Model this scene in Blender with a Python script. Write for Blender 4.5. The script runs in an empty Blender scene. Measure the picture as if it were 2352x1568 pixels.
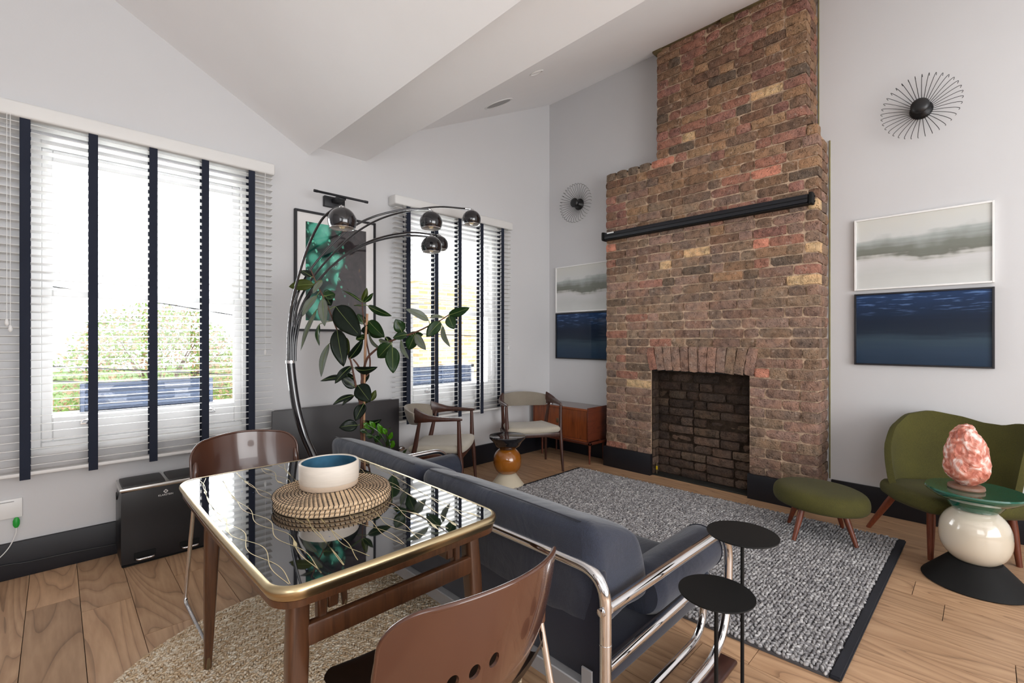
import bpy, bmesh, math, random
import numpy as np
from mathutils import Vector, Matrix, noise
from math import sin, cos, pi, radians as rad

random.seed(7)
SC = bpy.context.scene
COL = SC.collection
PI = math.pi

# ------------------------------------------------------------------ camera
EYE = 1.2
FPX = 1070.0
YAW = rad(45.6)
cam_d = bpy.data.cameras.new('camera')
cam_d.sensor_width = 36.0
cam_d.lens = FPX / 2352 * 36.0
cam_d.shift_y = -4 / 2352
cam_d.clip_start = 0.02
cam = bpy.data.objects.new('camera', cam_d)
cam.location = (0, 0, EYE)
cam.rotation_euler = (PI / 2, 0, YAW - PI / 2)
COL.objects.link(cam)
SC.camera = cam

# ------------------------------------------------------------------ sky and light
world = bpy.data.worlds.new('overcast_sky')
SC.world = world
world.use_nodes = True
wb = world.node_tree.nodes['Background']
wb.inputs[0].default_value = (0.93, 0.96, 1.0, 1)
wb.inputs[1].default_value = 2.4


def area(name, loc, rot, sx, sy, power, col=(1, 1, 1)):
    l = bpy.data.lights.new(name, 'AREA')
    l.shape = 'RECTANGLE'; l.size = sx; l.size_y = sy
    l.energy = power; l.color = col
    o = bpy.data.objects.new(name, l)
    o.location = loc; o.rotation_euler = rot
    COL.objects.link(o)
    return o


# added fill lamps, unseen behind the camera, that brighten the room
area('fill_rear', (1.1, -3.1, 1.35), (rad(118), 0, 0), 3.6, 2.3, 98, (1.0, 0.99, 0.975))
area('fill_side', (-1.9, -1.85, 1.9), (rad(112), 0, rad(-90)), 2.3, 1.8, 17, (1.0, 0.99, 0.98))
# daylight entering through the two sash windows
area('daylight_window_one', (0.42, 3.60, 1.45), (rad(-90), 0, 0), 0.95, 1.55, 40, (0.95, 0.98, 1.0))
area('daylight_window_two', (2.64, 3.60, 1.45), (rad(-90), 0, 0), 0.95, 1.55, 34, (0.95, 0.98, 1.0))
for _o in [o for o in COL.objects if o.name.startswith('daylight_window')]:
    _o.data.spread = rad(150)

SC.view_settings.view_transform = 'Standard'
SC.view_settings.look = 'None'
SC.view_settings.gamma = 1
SC.view_settings.use_curve_mapping = False
SC.view_settings.exposure = 0.32
SC.cycles.max_bounces = 10
SC.cycles.diffuse_bounces = 6
SC.cycles.transparent_max_bounces = 12
SC.cycles.sample_clamp_indirect = 8

# ------------------------------------------------------------------ geometry of the view, used to set points out at their true depth
FW = (cos(YAW), sin(YAW)); RT = (sin(YAW), -cos(YAW))


def _d(u):
    k = (u - 1176) / FPX
    return FW[0] + k * RT[0], FW[1] + k * RT[1]


def at(u, v, dep):
    x, y = _d(u)
    return Vector((x * dep, y * dep, EYE + (780 - v) / FPX * dep))


# ------------------------------------------------------------------ materials
def new_mat(name):
    m = bpy.data.materials.new(name); m.use_nodes = True
    nt = m.node_tree
    return m, nt, nt.nodes['Principled BSDF']


def L(nt, a, b): nt.links.new(a, b)


def N(nt, t, **kw):
    n = nt.nodes.new(t)
    for k, v in kw.items(): setattr(n, k, v)
    return n


def ramp(nt, stops):
    r = nt.nodes.new('ShaderNodeValToRGB')
    e = r.color_ramp.elements
    while len(e) < len(stops): e.new(0.5)
    for i, (p, c) in enumerate(stops):
        e[i].position = p; e[i].color = (*c, 1)
    return r


def srgb(r, g, b):
    f = lambda c: ((c / 255 + 0.055) / 1.055) ** 2.4 if c / 255 > 0.04045 else c / 255 / 12.92
    return (f(r), f(g), f(b))


def plain(name, col, rough=0.5, metal=0.0, coat=0.0, bump=0.0, bscale=60, var=0.0, vscale=6, sheen=0.0, stretch=None, spec=0.5):
    m, nt, p = new_mat(name)
    p.inputs['Base Color'].default_value = (*col, 1)
    p.inputs['Roughness'].default_value = rough
    p.inputs['Metallic'].default_value = metal
    p.inputs['Specular IOR Level'].default_value = spec
    if coat:
        p.inputs['Coat Weight'].default_value = coat
        p.inputs['Coat Roughness'].default_value = 0.03
    if sheen:
        p.inputs['Sheen Weight'].default_value = sheen
        p.inputs['Sheen Roughness'].default_value = 0.5
    tc = N(nt, 'ShaderNodeTexCoord'); mp = N(nt, 'ShaderNodeMapping')
    L(nt, tc.outputs['Object'], mp.inputs[0])
    if stretch: mp.inputs['Scale'].default_value = stretch
    if var or True:
        n = N(nt, 'ShaderNodeTexNoise'); n.inputs['Scale'].default_value = vscale; n.inputs['Detail'].default_value = 4
        L(nt, mp.outputs[0], n.inputs['Vector'])
        v = var or 0.02
        r = ramp(nt, [(0.3, tuple(c * (1 - v) for c in col)), (0.7, tuple(min(1, c * (1 + v)) for c in col))])
        L(nt, n.outputs['Fac'], r.inputs[0]); L(nt, r.outputs[0], p.inputs['Base Color'])
    if bump:
        n2 = N(nt, 'ShaderNodeTexNoise'); n2.inputs['Scale'].default_value = bscale; n2.inputs['Detail'].default_value = 3
        L(nt, mp.outputs[0], n2.inputs['Vector'])
        b = N(nt, 'ShaderNodeBump'); b.inputs['Strength'].default_value = bump; b.inputs['Distance'].default_value = 0.01
        L(nt, n2.outputs['Fac'], b.inputs['Height']); L(nt, b.outputs[0], p.inputs['Normal'])
    return m


def fabric(name, col, col2, scale=500, bump=0.25, wr=0.0, sheen=0.3):
    """woven cloth: two fine crossing waves plus soft creases"""
    m, nt, p = new_mat(name)
    tc = N(nt, 'ShaderNodeTexCoord')
    n = N(nt, 'ShaderNodeTexNoise'); n.inputs['Scale'].default_value = scale; n.inputs['Detail'].default_value = 2
    L(nt, tc.outputs['Object'], n.inputs['Vector'])
    n3 = N(nt, 'ShaderNodeTexNoise'); n3.inputs['Scale'].default_value = 5
    L(nt, tc.outputs['Object'], n3.inputs['Vector'])
    mx = N(nt, 'ShaderNodeMix', data_type='FLOAT'); mx.inputs[0].default_value = 0.35
    L(nt, n.outputs['Fac'], mx.inputs[2]); L(nt, n3.outputs['Fac'], mx.inputs[3])
    r = ramp(nt, [(0.35, col), (0.65, col2)])
    L(nt, mx.outputs[0], r.inputs[0]); L(nt, r.outputs[0], p.inputs['Base Color'])
    p.inputs['Roughness'].default_value = 0.9
    p.inputs['Sheen Weight'].default_value = sheen
    p.inputs['Sheen Roughness'].default_value = 0.45
    b = N(nt, 'ShaderNodeBump'); b.inputs['Strength'].default_value = bump; b.inputs['Distance'].default_value = 0.002
    L(nt, n.outputs['Fac'], b.inputs['Height'])
    if wr:
        n2 = N(nt, 'ShaderNodeTexNoise'); n2.inputs['Scale'].default_value = 5; n2.inputs['Detail'].default_value = 3
        n2.inputs['Distortion'].default_value = 1.2
        mp = N(nt, 'ShaderNodeMapping'); mp.inputs['Scale'].default_value = (0.7, 2.2, 1.2)
        L(nt, tc.outputs['Object'], mp.inputs[0]); L(nt, mp.outputs[0], n2.inputs['Vector'])
        b2 = N(nt, 'ShaderNodeBump'); b2.inputs['Strength'].default_value = wr; b2.inputs['Distance'].default_value = 0.03
        L(nt, n2.outputs['Fac'], b2.inputs['Height']); L(nt, b.outputs[0], b2.inputs['Normal']); L(nt, b2.outputs[0], p.inputs['Normal'])
    else:
        L(nt, b.outputs[0], p.inputs['Normal'])
    return m


def wood(name, c1, c2, c3, rough=0.4, stretch=(14, 1.2, 14), lines=9.0, rnd=True, coat=0.0, fine=1.0):
    """grain that runs along local Y (or as stretch says): contour lines of a stretched noise"""
    m, nt, p = new_mat(name)
    tc = N(nt, 'ShaderNodeTexCoord')
    oi = N(nt, 'ShaderNodeObjectInfo')
    off = N(nt, 'ShaderNodeVectorMath', operation='SCALE')
    cx = N(nt, 'ShaderNodeCombineXYZ')
    for i in range(3): L(nt, oi.outputs['Random'], cx.inputs[i])
    off.inputs['Scale'].default_value = 37.0
    L(nt, cx.outputs[0], off.inputs[0])
    ad = N(nt, 'ShaderNodeVectorMath', operation='ADD')
    L(nt, tc.outputs['Object'], ad.inputs[0]); L(nt, off.outputs[0], ad.inputs[1])
    mp = N(nt, 'ShaderNodeMapping'); mp.inputs['Scale'].default_value = stretch
    L(nt, ad.outputs[0], mp.inputs[0])
    n = N(nt, 'ShaderNodeTexNoise'); n.inputs['Scale'].default_value = 0.42; n.inputs['Detail'].default_value = 1.5
    n.inputs['Distortion'].default_value = 0.5
    L(nt, mp.outputs[0], n.inputs['Vector'])
    mu = N(nt, 'ShaderNodeMath', operation='MULTIPLY'); mu.inputs[1].default_value = lines
    L(nt, n.outputs['Fac'], mu.inputs[0])
    fr = N(nt, 'ShaderNodeMath', operation='FRACT'); L(nt, mu.outputs[0], fr.inputs[0])
    n2 = N(nt, 'ShaderNodeTexNoise'); n2.inputs['Scale'].default_value = 7.0; n2.inputs['Detail'].default_value = 6
    mp2 = N(nt, 'ShaderNodeMapping'); mp2.inputs['Scale'].default_value = stretch
    L(nt, ad.outputs[0], mp2.inputs[0]); L(nt, mp2.outputs[0], n2.inputs['Vector'])
    r1 = ramp(nt, [(0.0, c3), (0.10, c2), (0.75, c1), (1.0, c2)])
    L(nt, fr.outputs[0], r1.inputs[0])
    r2 = ramp(nt, [(0.35, c2), (0.65, c1)])
    L(nt, n2.outputs['Fac'], r2.inputs[0])
    mx = N(nt, 'ShaderNodeMix', data_type='RGBA'); mx.inputs[0].default_value = 0.55 * fine
    L(nt, r1.outputs[0], mx.inputs[6]); L(nt, r2.outputs[0], mx.inputs[7])
    hs = N(nt, 'ShaderNodeHueSaturation')
    if rnd:
        mr = N(nt, 'ShaderNodeMapRange'); mr.inputs[3].default_value = 0.78; mr.inputs[4].default_value = 1.15
        L(nt, oi.outputs['Random'], mr.inputs[0]); L(nt, mr.outputs[0], hs.inputs['Value'])
    L(nt, mx.outputs[2], hs.inputs['Color']); L(nt, hs.outputs[0], p.inputs['Base Color'])
    p.inputs['Roughness'].default_value = rough
    if coat: p.inputs['Coat Weight'].default_value = coat; p.inputs['Coat Roughness'].default_value = 0.1
    b = N(nt, 'ShaderNodeBump'); b.inputs['Strength'].default_value = 0.08; b.inputs['Distance'].default_value = 0.002
    L(nt, n2.outputs['Fac'], b.inputs['Height']); L(nt, b.outputs[0], p.inputs['Normal'])
    return m


M = {}
M['wall'] = plain('white_wall_paint', (0.62, 0.62, 0.63), 0.85, bump=0.03, bscale=120, var=0.012, vscale=2)
M['ceil'] = plain('white_ceiling_paint', (0.93, 0.93, 0.935), 0.8, var=0.005)
M['trimwhite'] = plain('white_gloss_paint', (0.82, 0.82, 0.82), 0.35)
M['blind'] = plain('white_blind_slat', (0.74, 0.735, 0.72), 0.45)
M['tape'] = fabric('navy_blind_tape', srgb(22, 28, 44), srgb(30, 37, 54), 900, 0.2, sheen=0.1)
M['skirt'] = plain('dark_skirting_paint', srgb(19, 20, 27), 0.5, bump=0.05, bscale=40)
M['black'] = plain('satin_black_metal', (0.008, 0.008, 0.009), 0.35)
M['blackmatt'] = plain('matt_black_metal', (0.007, 0.007, 0.007), 0.62, var=0.1, spec=0.2)
M['chrome'] = plain('polished_chrome', (0.80, 0.80, 0.81), 0.07, metal=1.0)
M['steel'] = plain('brushed_steel', (0.62, 0.61, 0.59), 0.28, metal=1.0, bump=0.02, bscale=300)
M['darkchrome'] = plain('glossy_black_enamel', (0.006, 0.006, 0.009), 0.1, coat=1.0)
M['plank'] = wood('oak_plank', srgb(202, 165, 130), srgb(172, 135, 103), srgb(104, 76, 56), 0.40, (10, 1.1, 10), 17.0, fine=0.7)
M['walnut'] = wood('walnut', srgb(80, 46, 34), srgb(58, 32, 25), srgb(36, 22, 18), 0.38, (22, 22, 2.0), 8, coat=0.15)
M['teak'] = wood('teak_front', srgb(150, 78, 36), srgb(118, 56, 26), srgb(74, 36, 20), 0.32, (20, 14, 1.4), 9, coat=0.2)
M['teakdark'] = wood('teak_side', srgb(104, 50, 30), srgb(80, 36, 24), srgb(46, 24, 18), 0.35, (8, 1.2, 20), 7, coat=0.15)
M['tableleg'] = wood('stained_beech', srgb(92, 58, 36), srgb(72, 44, 27), srgb(44, 27, 18), 0.35, (24, 24, 2.0), 6, coat=0.3)
M['redwood'] = wood('teak_leg', srgb(124, 62, 36), srgb(96, 44, 26), srgb(60, 28, 20), 0.4, (24, 24, 2.0), 6)
M['navy'] = fabric('navy_sofa_cloth', srgb(28, 32, 45), srgb(43, 49, 65), 420, 0.3, wr=0.22, sheen=0.25)
M['navydark'] = fabric('navy_back_cloth', srgb(14, 16, 30), srgb(20, 24, 42), 420, 0.2)
M['olive'] = fabric('olive_wool', srgb(56, 53, 14), srgb(78, 75, 24), 330, 0.5, sheen=0.03)
M['taupe'] = fabric('taupe_wool', srgb(118, 110, 98), srgb(150, 141, 127), 520, 0.4)
M['taupelight'] = fabric('light_taupe_wool', srgb(160, 152, 138), srgb(192, 184, 168), 520, 0.4)
M['brownplastic'] = plain('brown_plastic', srgb(80, 49, 36), 0.22, coat=0.6, var=0.04)
M['browndark'] = plain('dark_brown_plastic', srgb(48, 34, 26), 0.3, coat=0.4)
M['gold'] = plain('brass_edging', (0.56, 0.45, 0.27), 0.3, metal=1.0, bump=0.02, bscale=200)
M['goldprint'] = plain('gold_line_print', srgb(205, 190, 145), 0.35, metal=0.3)
M['brass'] = plain('aged_brass', (0.30, 0.24, 0.15), 0.4, metal=1.0)
M['glasstop'] = plain('black_glass', (0.004, 0.004, 0.006), 0.015, coat=1.0, spec=1.0)
M['radiator'] = plain('anthracite_radiator', srgb(50, 48, 50), 0.45)
M['amber'] = plain('amber_glaze', srgb(150, 88, 22), 0.12, coat=1.0, var=0.08, vscale=9)
M['cream'] = plain('cream_glaze', srgb(206, 196, 178), 0.14, coat=1.0)
M['creammatt'] = plain('cream_matt', srgb(200, 190, 168), 0.6)
M['greengloss'] = plain('dark_green_glaze', srgb(8, 84, 66), 0.1, coat=1.0)
M['ceramic'] = plain('cream_stoneware', srgb(216, 206, 194), 0.5, bump=0.06, bscale=30, var=0.04, vscale=12, stretch=(1, 1, 8))
M['ceramicbare'] = plain('bare_stoneware_foot', srgb(188, 168, 148), 0.8, bump=0.1, bscale=90)
M['ceramicblue'] = plain('blue_glaze', srgb(58, 98, 122), 0.15, coat=0.8, var=0.35, vscale=14)
M['straw'] = plain('seagrass_coil', srgb(206, 178, 144), 0.75, bump=0.25, bscale=220, var=0.16, vscale=40)
M['stitch'] = plain('black_stitch', srgb(26, 22, 22), 0.8)
M['leafdark'] = plain('rubber_leaf', srgb(26, 42, 30), 0.3, var=0.25, vscale=12, coat=0.2)
M['leafgreen'] = plain('green_leaf', srgb(42, 74, 34), 0.3, var=0.25, vscale=12, coat=0.2)
M['leafgrey'] = plain('leaf_underside', srgb(138, 146, 134), 0.4, var=0.12, vscale=16)
M['leafolive'] = plain('olive_leaf', srgb(78, 90, 28), 0.35, var=0.2, vscale=12)
M['leafbright'] = plain('bright_leaf', srgb(86, 158, 22), 0.25, var=0.2, vscale=14, coat=0.3)
M['midrib'] = plain('leaf_midrib', srgb(112, 128, 70), 0.5)
M['stem'] = plain('brown_stem', srgb(92, 58, 44), 0.7, bump=0.2, bscale=80, var=0.25, vscale=20)
M['bamboo'] = plain('bamboo_cane', srgb(178, 134, 100), 0.5, var=0.15, vscale=8)
M['terracotta'] = plain('grey_plant_pot', srgb(70, 66, 64), 0.7)
M['soil'] = plain('soil', srgb(40, 30, 24), 0.95, bump=0.8, bscale=90)
M['bulb'] = plain('filament_bulb', (0.75, 0.62, 0.40), 0.1, spec=0.8)
M['shadein'] = plain('shade_inner_white', (0.62, 0.61, 0.6), 0.5)
M['white'] = plain('white_plastic', (0.78, 0.78, 0.77), 0.35)
M['green'] = plain('green_plug', srgb(40, 160, 60), 0.4)
M['planterbox'] = plain('slate_blue_plastic', srgb(58, 70, 92), 0.55)
M['grille'] = plain('speaker_grille', srgb(172, 172, 172), 0.7, bump=0.5, bscale=600)
M['greymetal'] = plain('grey_painted_rail', srgb(140, 140, 142), 0.5)
M['hearth'] = plain('hearth_slate', srgb(36, 36, 32), 0.7, bump=0.4, bscale=30, var=0.25)
M['rosewood'] = wood('rosewood_runner', srgb(72, 40, 32), srgb(54, 28, 24), srgb(30, 18, 16), 0.35, (1.2, 16, 16), 7, coat=0.2)
M['yellow'] = plain('yellow_tag', srgb(210, 180, 30), 0.5)
M['jute'] = None


def glass_mat():
    m, nt, p = new_mat('window_glass')
    out = nt.nodes['Material Output']
    nt.nodes.remove(p)
    t = N(nt, 'ShaderNodeBsdfTransparent'); g = N(nt, 'ShaderNodeBsdfGlossy'); g.inputs['Roughness'].default_value = 0.01
    fr = N(nt, 'ShaderNodeFresnel'); fr.inputs['IOR'].default_value = 1.4
    mx = N(nt, 'ShaderNodeMixShader')
    L(nt, fr.outputs[0], mx.inputs[0]); L(nt, t.outputs[0], mx.inputs[1]); L(nt, g.outputs[0], mx.inputs[2])
    L(nt, mx.outputs[0], out.inputs[0])
    return m


M['glass'] = glass_mat()


def brick_mat(name, soot=0.0):
    m, nt, p = new_mat(name)
    tc = N(nt, 'ShaderNodeTexCoord'); oi = N(nt, 'ShaderNodeObjectInfo')
    geo = N(nt, 'ShaderNodeNewGeometry')
    n = N(nt, 'ShaderNodeTexNoise'); n.inputs['Scale'].default_value = 22; n.inputs['Detail'].default_value = 5
    L(nt, geo.outputs['Position'], n.inputs['Vector'])
    n2 = N(nt, 'ShaderNodeTexNoise'); n2.inputs['Scale'].default_value = 90; n2.inputs['Detail'].default_value = 4
    L(nt, geo.outputs['Position'], n2.inputs['Vector'])
    r = ramp(nt, [(0.30, (0.42, 0.40, 0.42)), (0.5, (1, 1, 1)), (0.72, (1.25, 1.18, 1.05))])
    L(nt, n.outputs['Fac'], r.inputs[0])
    mx = N(nt, 'ShaderNodeMix', data_type='RGBA', blend_type='MULTIPLY'); mx.inputs[0].default_value = 0.75
    L(nt, oi.outputs['Color'], mx.inputs[6]); L(nt, r.outputs[0], mx.inputs[7])
    nl = N(nt, 'ShaderNodeTexNoise'); nl.inputs['Scale'].default_value = 8; nl.inputs['Detail'].default_value = 3; L(nt, geo.outputs['Position'], nl.inputs['Vector'])
    rl = ramp(nt, [(0.42, (1, 1, 1)), (0.62, (1.14, 0.98, 0.80))]); L(nt, nl.outputs['Fac'], rl.inputs[0])
    mxl = N(nt, 'ShaderNodeMix', data_type='RGBA', blend_type='MULTIPLY'); mxl.inputs[0].default_value = 1.0
    L(nt, mx.outputs[2], mxl.inputs[6]); L(nt, rl.outputs[0], mxl.inputs[7]); mx = mxl
    # pits
    v = N(nt, 'ShaderNodeTexVoronoi'); v.inputs['Scale'].default_value = 62
    L(nt, geo.outputs['Position'], v.inputs['Vector'])
    vr = ramp(nt, [(0.10, (0.22, 0.2, 0.2)), (0.22, (1, 1, 1))])
    L(nt, v.outputs['Distance'], vr.inputs[0])
    mx2 = N(nt, 'ShaderNodeMix', data_type='RGBA', blend_type='MULTIPLY'); mx2.inputs[0].default_value = 0.8
    L(nt, mx.outputs[2], mx2.inputs[6]); L(nt, vr.outputs[0], mx2.inputs[7])
    # mortar smears
    n3 = N(nt, 'ShaderNodeTexNoise'); n3.inputs['Scale'].default_value = 34; n3.inputs['Detail'].default_value = 6
    L(nt, geo.outputs['Position'], n3.inputs['Vector'])
    mr = ramp(nt, [(0.60, (0, 0, 0)), (0.72, (0.55, 0.55, 0.55))])
    L(nt, n3.outputs['Fac'], mr.inputs[0])
    mx3 = N(nt, 'ShaderNodeMix', data_type='RGBA')
    L(nt, mr.outputs[0], mx3.inputs[0]); L(nt, mx2.outputs[2], mx3.inputs[6]); mx3.inputs[7].default_value = (*srgb(*((72, 60, 50) if soot else (170, 144, 124))), 1)
    hs = N(nt, 'ShaderNodeHueSaturation'); hs.inputs['Saturation'].default_value = 0.76; hs.inputs['Value'].default_value = 1.28; hs.inputs['Hue'].default_value = 0.505
    L(nt, mx3.outputs[2], hs.inputs['Color']); L(nt, hs.outputs[0], p.inputs['Base Color'])
    p.inputs['Roughness'].default_value = 0.9
    p.inputs['Specular IOR Level'].default_value = 0.2
    ma = N(nt, 'ShaderNodeMath', operation='ADD'); L(nt, n2.outputs['Fac'], ma.inputs[0]); L(nt, n.outputs['Fac'], ma.inputs[1])
    ms = N(nt, 'ShaderNodeMath', operation='MULTIPLY_ADD'); L(nt, vr.outputs[0], ms.inputs[0]); ms.inputs[1].default_value = 0.5; L(nt, ma.outputs[0], ms.inputs[2])
    b = N(nt, 'ShaderNodeBump'); b.inputs['Strength'].default_value = 0.9; b.inputs['Distance'].default_value = 0.016
    L(nt, ms.outputs[0], b.inputs['Height']); L(nt, b.outputs[0], p.inputs['Normal'])
    return m


M['brick'] = brick_mat('stock_brick')
M['sootbrick'] = brick_mat('sooty_brick', 1)
M['mortar'] = plain('lime_mortar', srgb(194, 168, 144), 0.95, bump=1.0, bscale=110, var=0.28, vscale=30, spec=0.1)
M['sootmortar'] = plain('sooty_mortar', srgb(54, 44, 36), 0.95, bump=1.0, bscale=90, var=0.3, vscale=24, spec=0.1)


def fibre(name, c1, c2, c3, scale):
    m, nt, p = new_mat(name)
    tc = N(nt, 'ShaderNodeTexCoord')
    v = N(nt, 'ShaderNodeTexVoronoi'); v.inputs['Scale'].default_value = scale
    L(nt, tc.outputs['Object'], v.inputs['Vector'])
    sp = N(nt, 'ShaderNodeSeparateColor'); L(nt, v.outputs['Color'], sp.inputs[0])
    r = ramp(nt, [(0.0, c1), (0.5, c2), (1.0, c3)])
    n = N(nt, 'ShaderNodeTexNoise'); n.inputs['Scale'].default_value = scale * 6; n.inputs['Detail'].default_value = 3
    L(nt, tc.outputs['Object'], n.inputs['Vector'])
    ma = N(nt, 'ShaderNodeMath', operation='MULTIPLY_ADD'); ma.inputs[1].default_value = 0.6; ma.inputs[2].default_value = -0.3
    L(nt, n.outputs['Fac'], ma.inputs[0])
    ad = N(nt, 'ShaderNodeMath', operation='ADD'); L(nt, ma.outputs[0], ad.inputs[0]); L(nt, sp.outputs[0], ad.inputs[1])
    L(nt, ad.outputs[0], r.inputs[0]); L(nt, r.outputs[0], p.inputs['Base Color'])
    p.inputs['Roughness'].default_value = 0.95; p.inputs['Specular IOR Level'].default_value = 0.15
    b = N(nt, 'ShaderNodeBump'); b.inputs['Strength'].default_value = 0.6; b.inputs['Distance'].default_value = 0.003
    L(nt, n.outputs['Fac'], b.inputs['Height']); L(nt, b.outputs[0], p.inputs['Normal'])
    return m


M['wool'] = fibre('grey_wool_loops', srgb(122, 120, 122), srgb(154, 152, 153), srgb(194, 192, 191), 70)
M['woolbase'] = plain('rug_backing', srgb(78, 76, 78), 0.95)
M['rugtrim'] = fabric('rug_trim', srgb(20, 21, 28), srgb(30, 32, 41), 500, sheen=0.0)
M['jute'] = fibre('jute_braid', srgb(190, 160, 124), srgb(220, 198, 168), srgb(244, 234, 216), 110)
M['jutebase'] = plain('jute_base', srgb(150, 120, 88), 0.95)


# ------------------------------------------------------------------ helpers
def link(o, parent=None):
    COL.objects.link(o)
    if parent is not None: o.parent = parent
    return o


def thing(name, label, cat, loc=(0, 0, 0), rz=0, group=None, kind=None):
    o = bpy.data.objects.new(name, None); o.empty_display_size = 0.1
    o.location = loc; o.rotation_euler = (0, 0, rz)
    COL.objects.link(o)
    if kind: o['kind'] = kind
    else: o['label'] = label; o['category'] = cat
    if group: o['group'] = group
    return o


def tag(o, label, cat, group=None):
    o['label'] = label; o['category'] = cat
    if group: o['group'] = group
    return o


def obj(name, bm, mat, parent=None, smooth=True, world=False, angle=40, loc=None, me_only=False):
    """bmesh -> one mesh object. world=True: coordinates are in the room's space and are moved into the parent's (unrotated) space"""
    if world and parent is not None:
        q = parent; off = Vector((0, 0, 0))
        while q is not None: off += q.location; q = q.parent
        bmesh.ops.translate(bm, verts=bm.verts, vec=-off)
    me = bpy.data.meshes.new(name)
    bm.normal_update()
    bm.to_mesh(me); bm.free()
    mats = mat if isinstance(mat, (list, tuple)) else [mat]
    for m in mats: me.materials.append(m)
    if smooth:
        me.polygons.foreach_set('use_smooth', [True] * len(me.polygons))
        try: me.set_sharp_from_angle(angle=rad(angle))
        except Exception: pass
    if me_only: return me
    o = bpy.data.objects.new(name, me)
    if loc: o.location = loc
    return link(o, parent)


def B(): return bmesh.new()


def box(bm, x0, x1, y0, y1, z0, z1, bev=0.0, seg=2, rot=None, piv=None):
    g = bmesh.ops.create_cube(bm, size=1.0)
    vs = g['verts']
    for v in vs:
        v.co = Vector(((x0 + x1) / 2 + v.co.x * (x1 - x0), (y0 + y1) / 2 + v.co.y * (y1 - y0), (z0 + z1) / 2 + v.co.z * (z1 - z0)))
    if bev > 0:
        es = list({e for v in vs for e in v.link_edges})
        r = bmesh.ops.bevel(bm, geom=vs + es, offset=bev, segments=seg, profile=0.5, affect='EDGES')
        vs = list({v for f in r['faces'] for v in f.verts} | {v for v in vs if v.is_valid})
    if rot is not None:
        c = Vector(piv) if piv else Vector(((x0 + x1) / 2, (y0 + y1) / 2, (z0 + z1) / 2))
        bmesh.ops.rotate(bm, verts=vs, cent=c, matrix=rot)
    return vs


def ring_frames(pts):
    n = len(pts); T = []
    for i in range(n):
        a = pts[max(0, i - 1)]; b = pts[min(n - 1, i + 1)]
        t = (b - a); T.append(t.normalized() if t.length > 1e-9 else Vector((0, 0, 1)))
    up = Vector((0, 0, 1)) if abs(T[0].z) < 0.9 else Vector((1, 0, 0))
    nrm = (up - T[0] * up.dot(T[0])).normalized(); out = []
    for i in range(n):
        if i:
            nrm = nrm - T[i] * nrm.dot(T[i])
            nrm = nrm.normalized() if nrm.length > 1e-6 else T[i].orthogonal().normalized()
        out.append((T[i], nrm, T[i].cross(nrm)))
    return out


def tube(bm, pts, r, seg=10, cap=True, closed=False, flat=1.0):
    pts = [Vector(p) for p in pts]
    fr = ring_frames(pts); rings = []
    for i, p in enumerate(pts):
        rr = r[i] if isinstance(r, (list, tuple)) else r
        t, a, b = fr[i]
        rings.append([bm.verts.new(p + a * rr * cos(2 * PI * k / seg) + b * rr * flat * sin(2 * PI * k / seg)) for k in range(seg)])
    m = len(rings)
    for i in range(m - 1 + (1 if closed else 0)):
        A, C = rings[i], rings[(i + 1) % m]
        for k in range(seg):
            bm.faces.new((A[k], A[(k + 1) % seg], C[(k + 1) % seg], C[k]))
    if cap and not closed:
        bm.faces.new(list(reversed(rings[0]))); bm.faces.new(rings[-1])
    return rings


def lathe(bm, prof, seg=32, c=(0, 0, 0), ax=None, sx=1.0, sy=1.0):
    """profile of (r, z); revolved about the vertical through c (or along ax)"""
    c = Vector(c); rings = []
    R = Matrix.Identity(3) if ax is None else Vector((0, 0, 1)).rotation_difference(Vector(ax)).to_matrix()
    for r, z in prof:
        if r < 1e-6: rings.append([bm.verts.new(c + R @ Vector((0, 0, z)))])
        else: rings.append([bm.verts.new(c + R @ Vector((r * sx * cos(2 * PI * k / seg), r * sy * sin(2 * PI * k / seg), z))) for k in range(seg)])
    for A, C in zip(rings, rings[1:]):
        if len(A) == 1 and len(C) == 1: continue
        for k in range(seg):
            j = (k + 1) % seg
            if len(A) == 1: bm.faces.new((A[0], C[j], C[k]))
            elif len(C) == 1: bm.faces.new((A[k], A[j], C[0]))
            else: bm.faces.new((A[k], A[j], C[j], C[k]))
    return rings


def bez(p, n=24):
    """Catmull-Rom through p"""
    p = [Vector(q) for q in p]
    P = [p[0] * 2 - p[1]] + p + [p[-1] * 2 - p[-2]]
    out = []
    segs = len(p) - 1
    for s in range(segs):
        a, b, c, d = P[s:s + 4]
        m = max(2, n // segs)
        for i in range(m):
            t = i / m
            out.append(0.5 * ((2 * b) + (c - a) * t + (2 * a - 5 * b + 4 * c - d) * t * t + (3 * b - a - 3 * c + d) * t ** 3))
    out.append(p[-1]); return out


def fillet(p, r, n=6):
    """polyline with rounded corners of radius r"""
    p = [Vector(q) for q in p]; out = [p[0]]
    for i in range(1, len(p) - 1):
        a, b, c = p[i - 1], p[i], p[i + 1]
        u = (a - b).normalized(); w = (c - b).normalized()
        ang = u.angle(w)
        rr = r[i - 1] if isinstance(r, (list, tuple)) else r
        d = min(rr / math.tan(ang / 2), (a - b).length * 0.49, (c - b).length * 0.49)
        s, e = b + u * d, b + w * d
        for k in range(n + 1):
            t = k / n
            out.append(s * (1 - t) ** 2 + b * 2 * t * (1 - t) + e * t * t)
    out.append(p[-1]); return out


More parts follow.
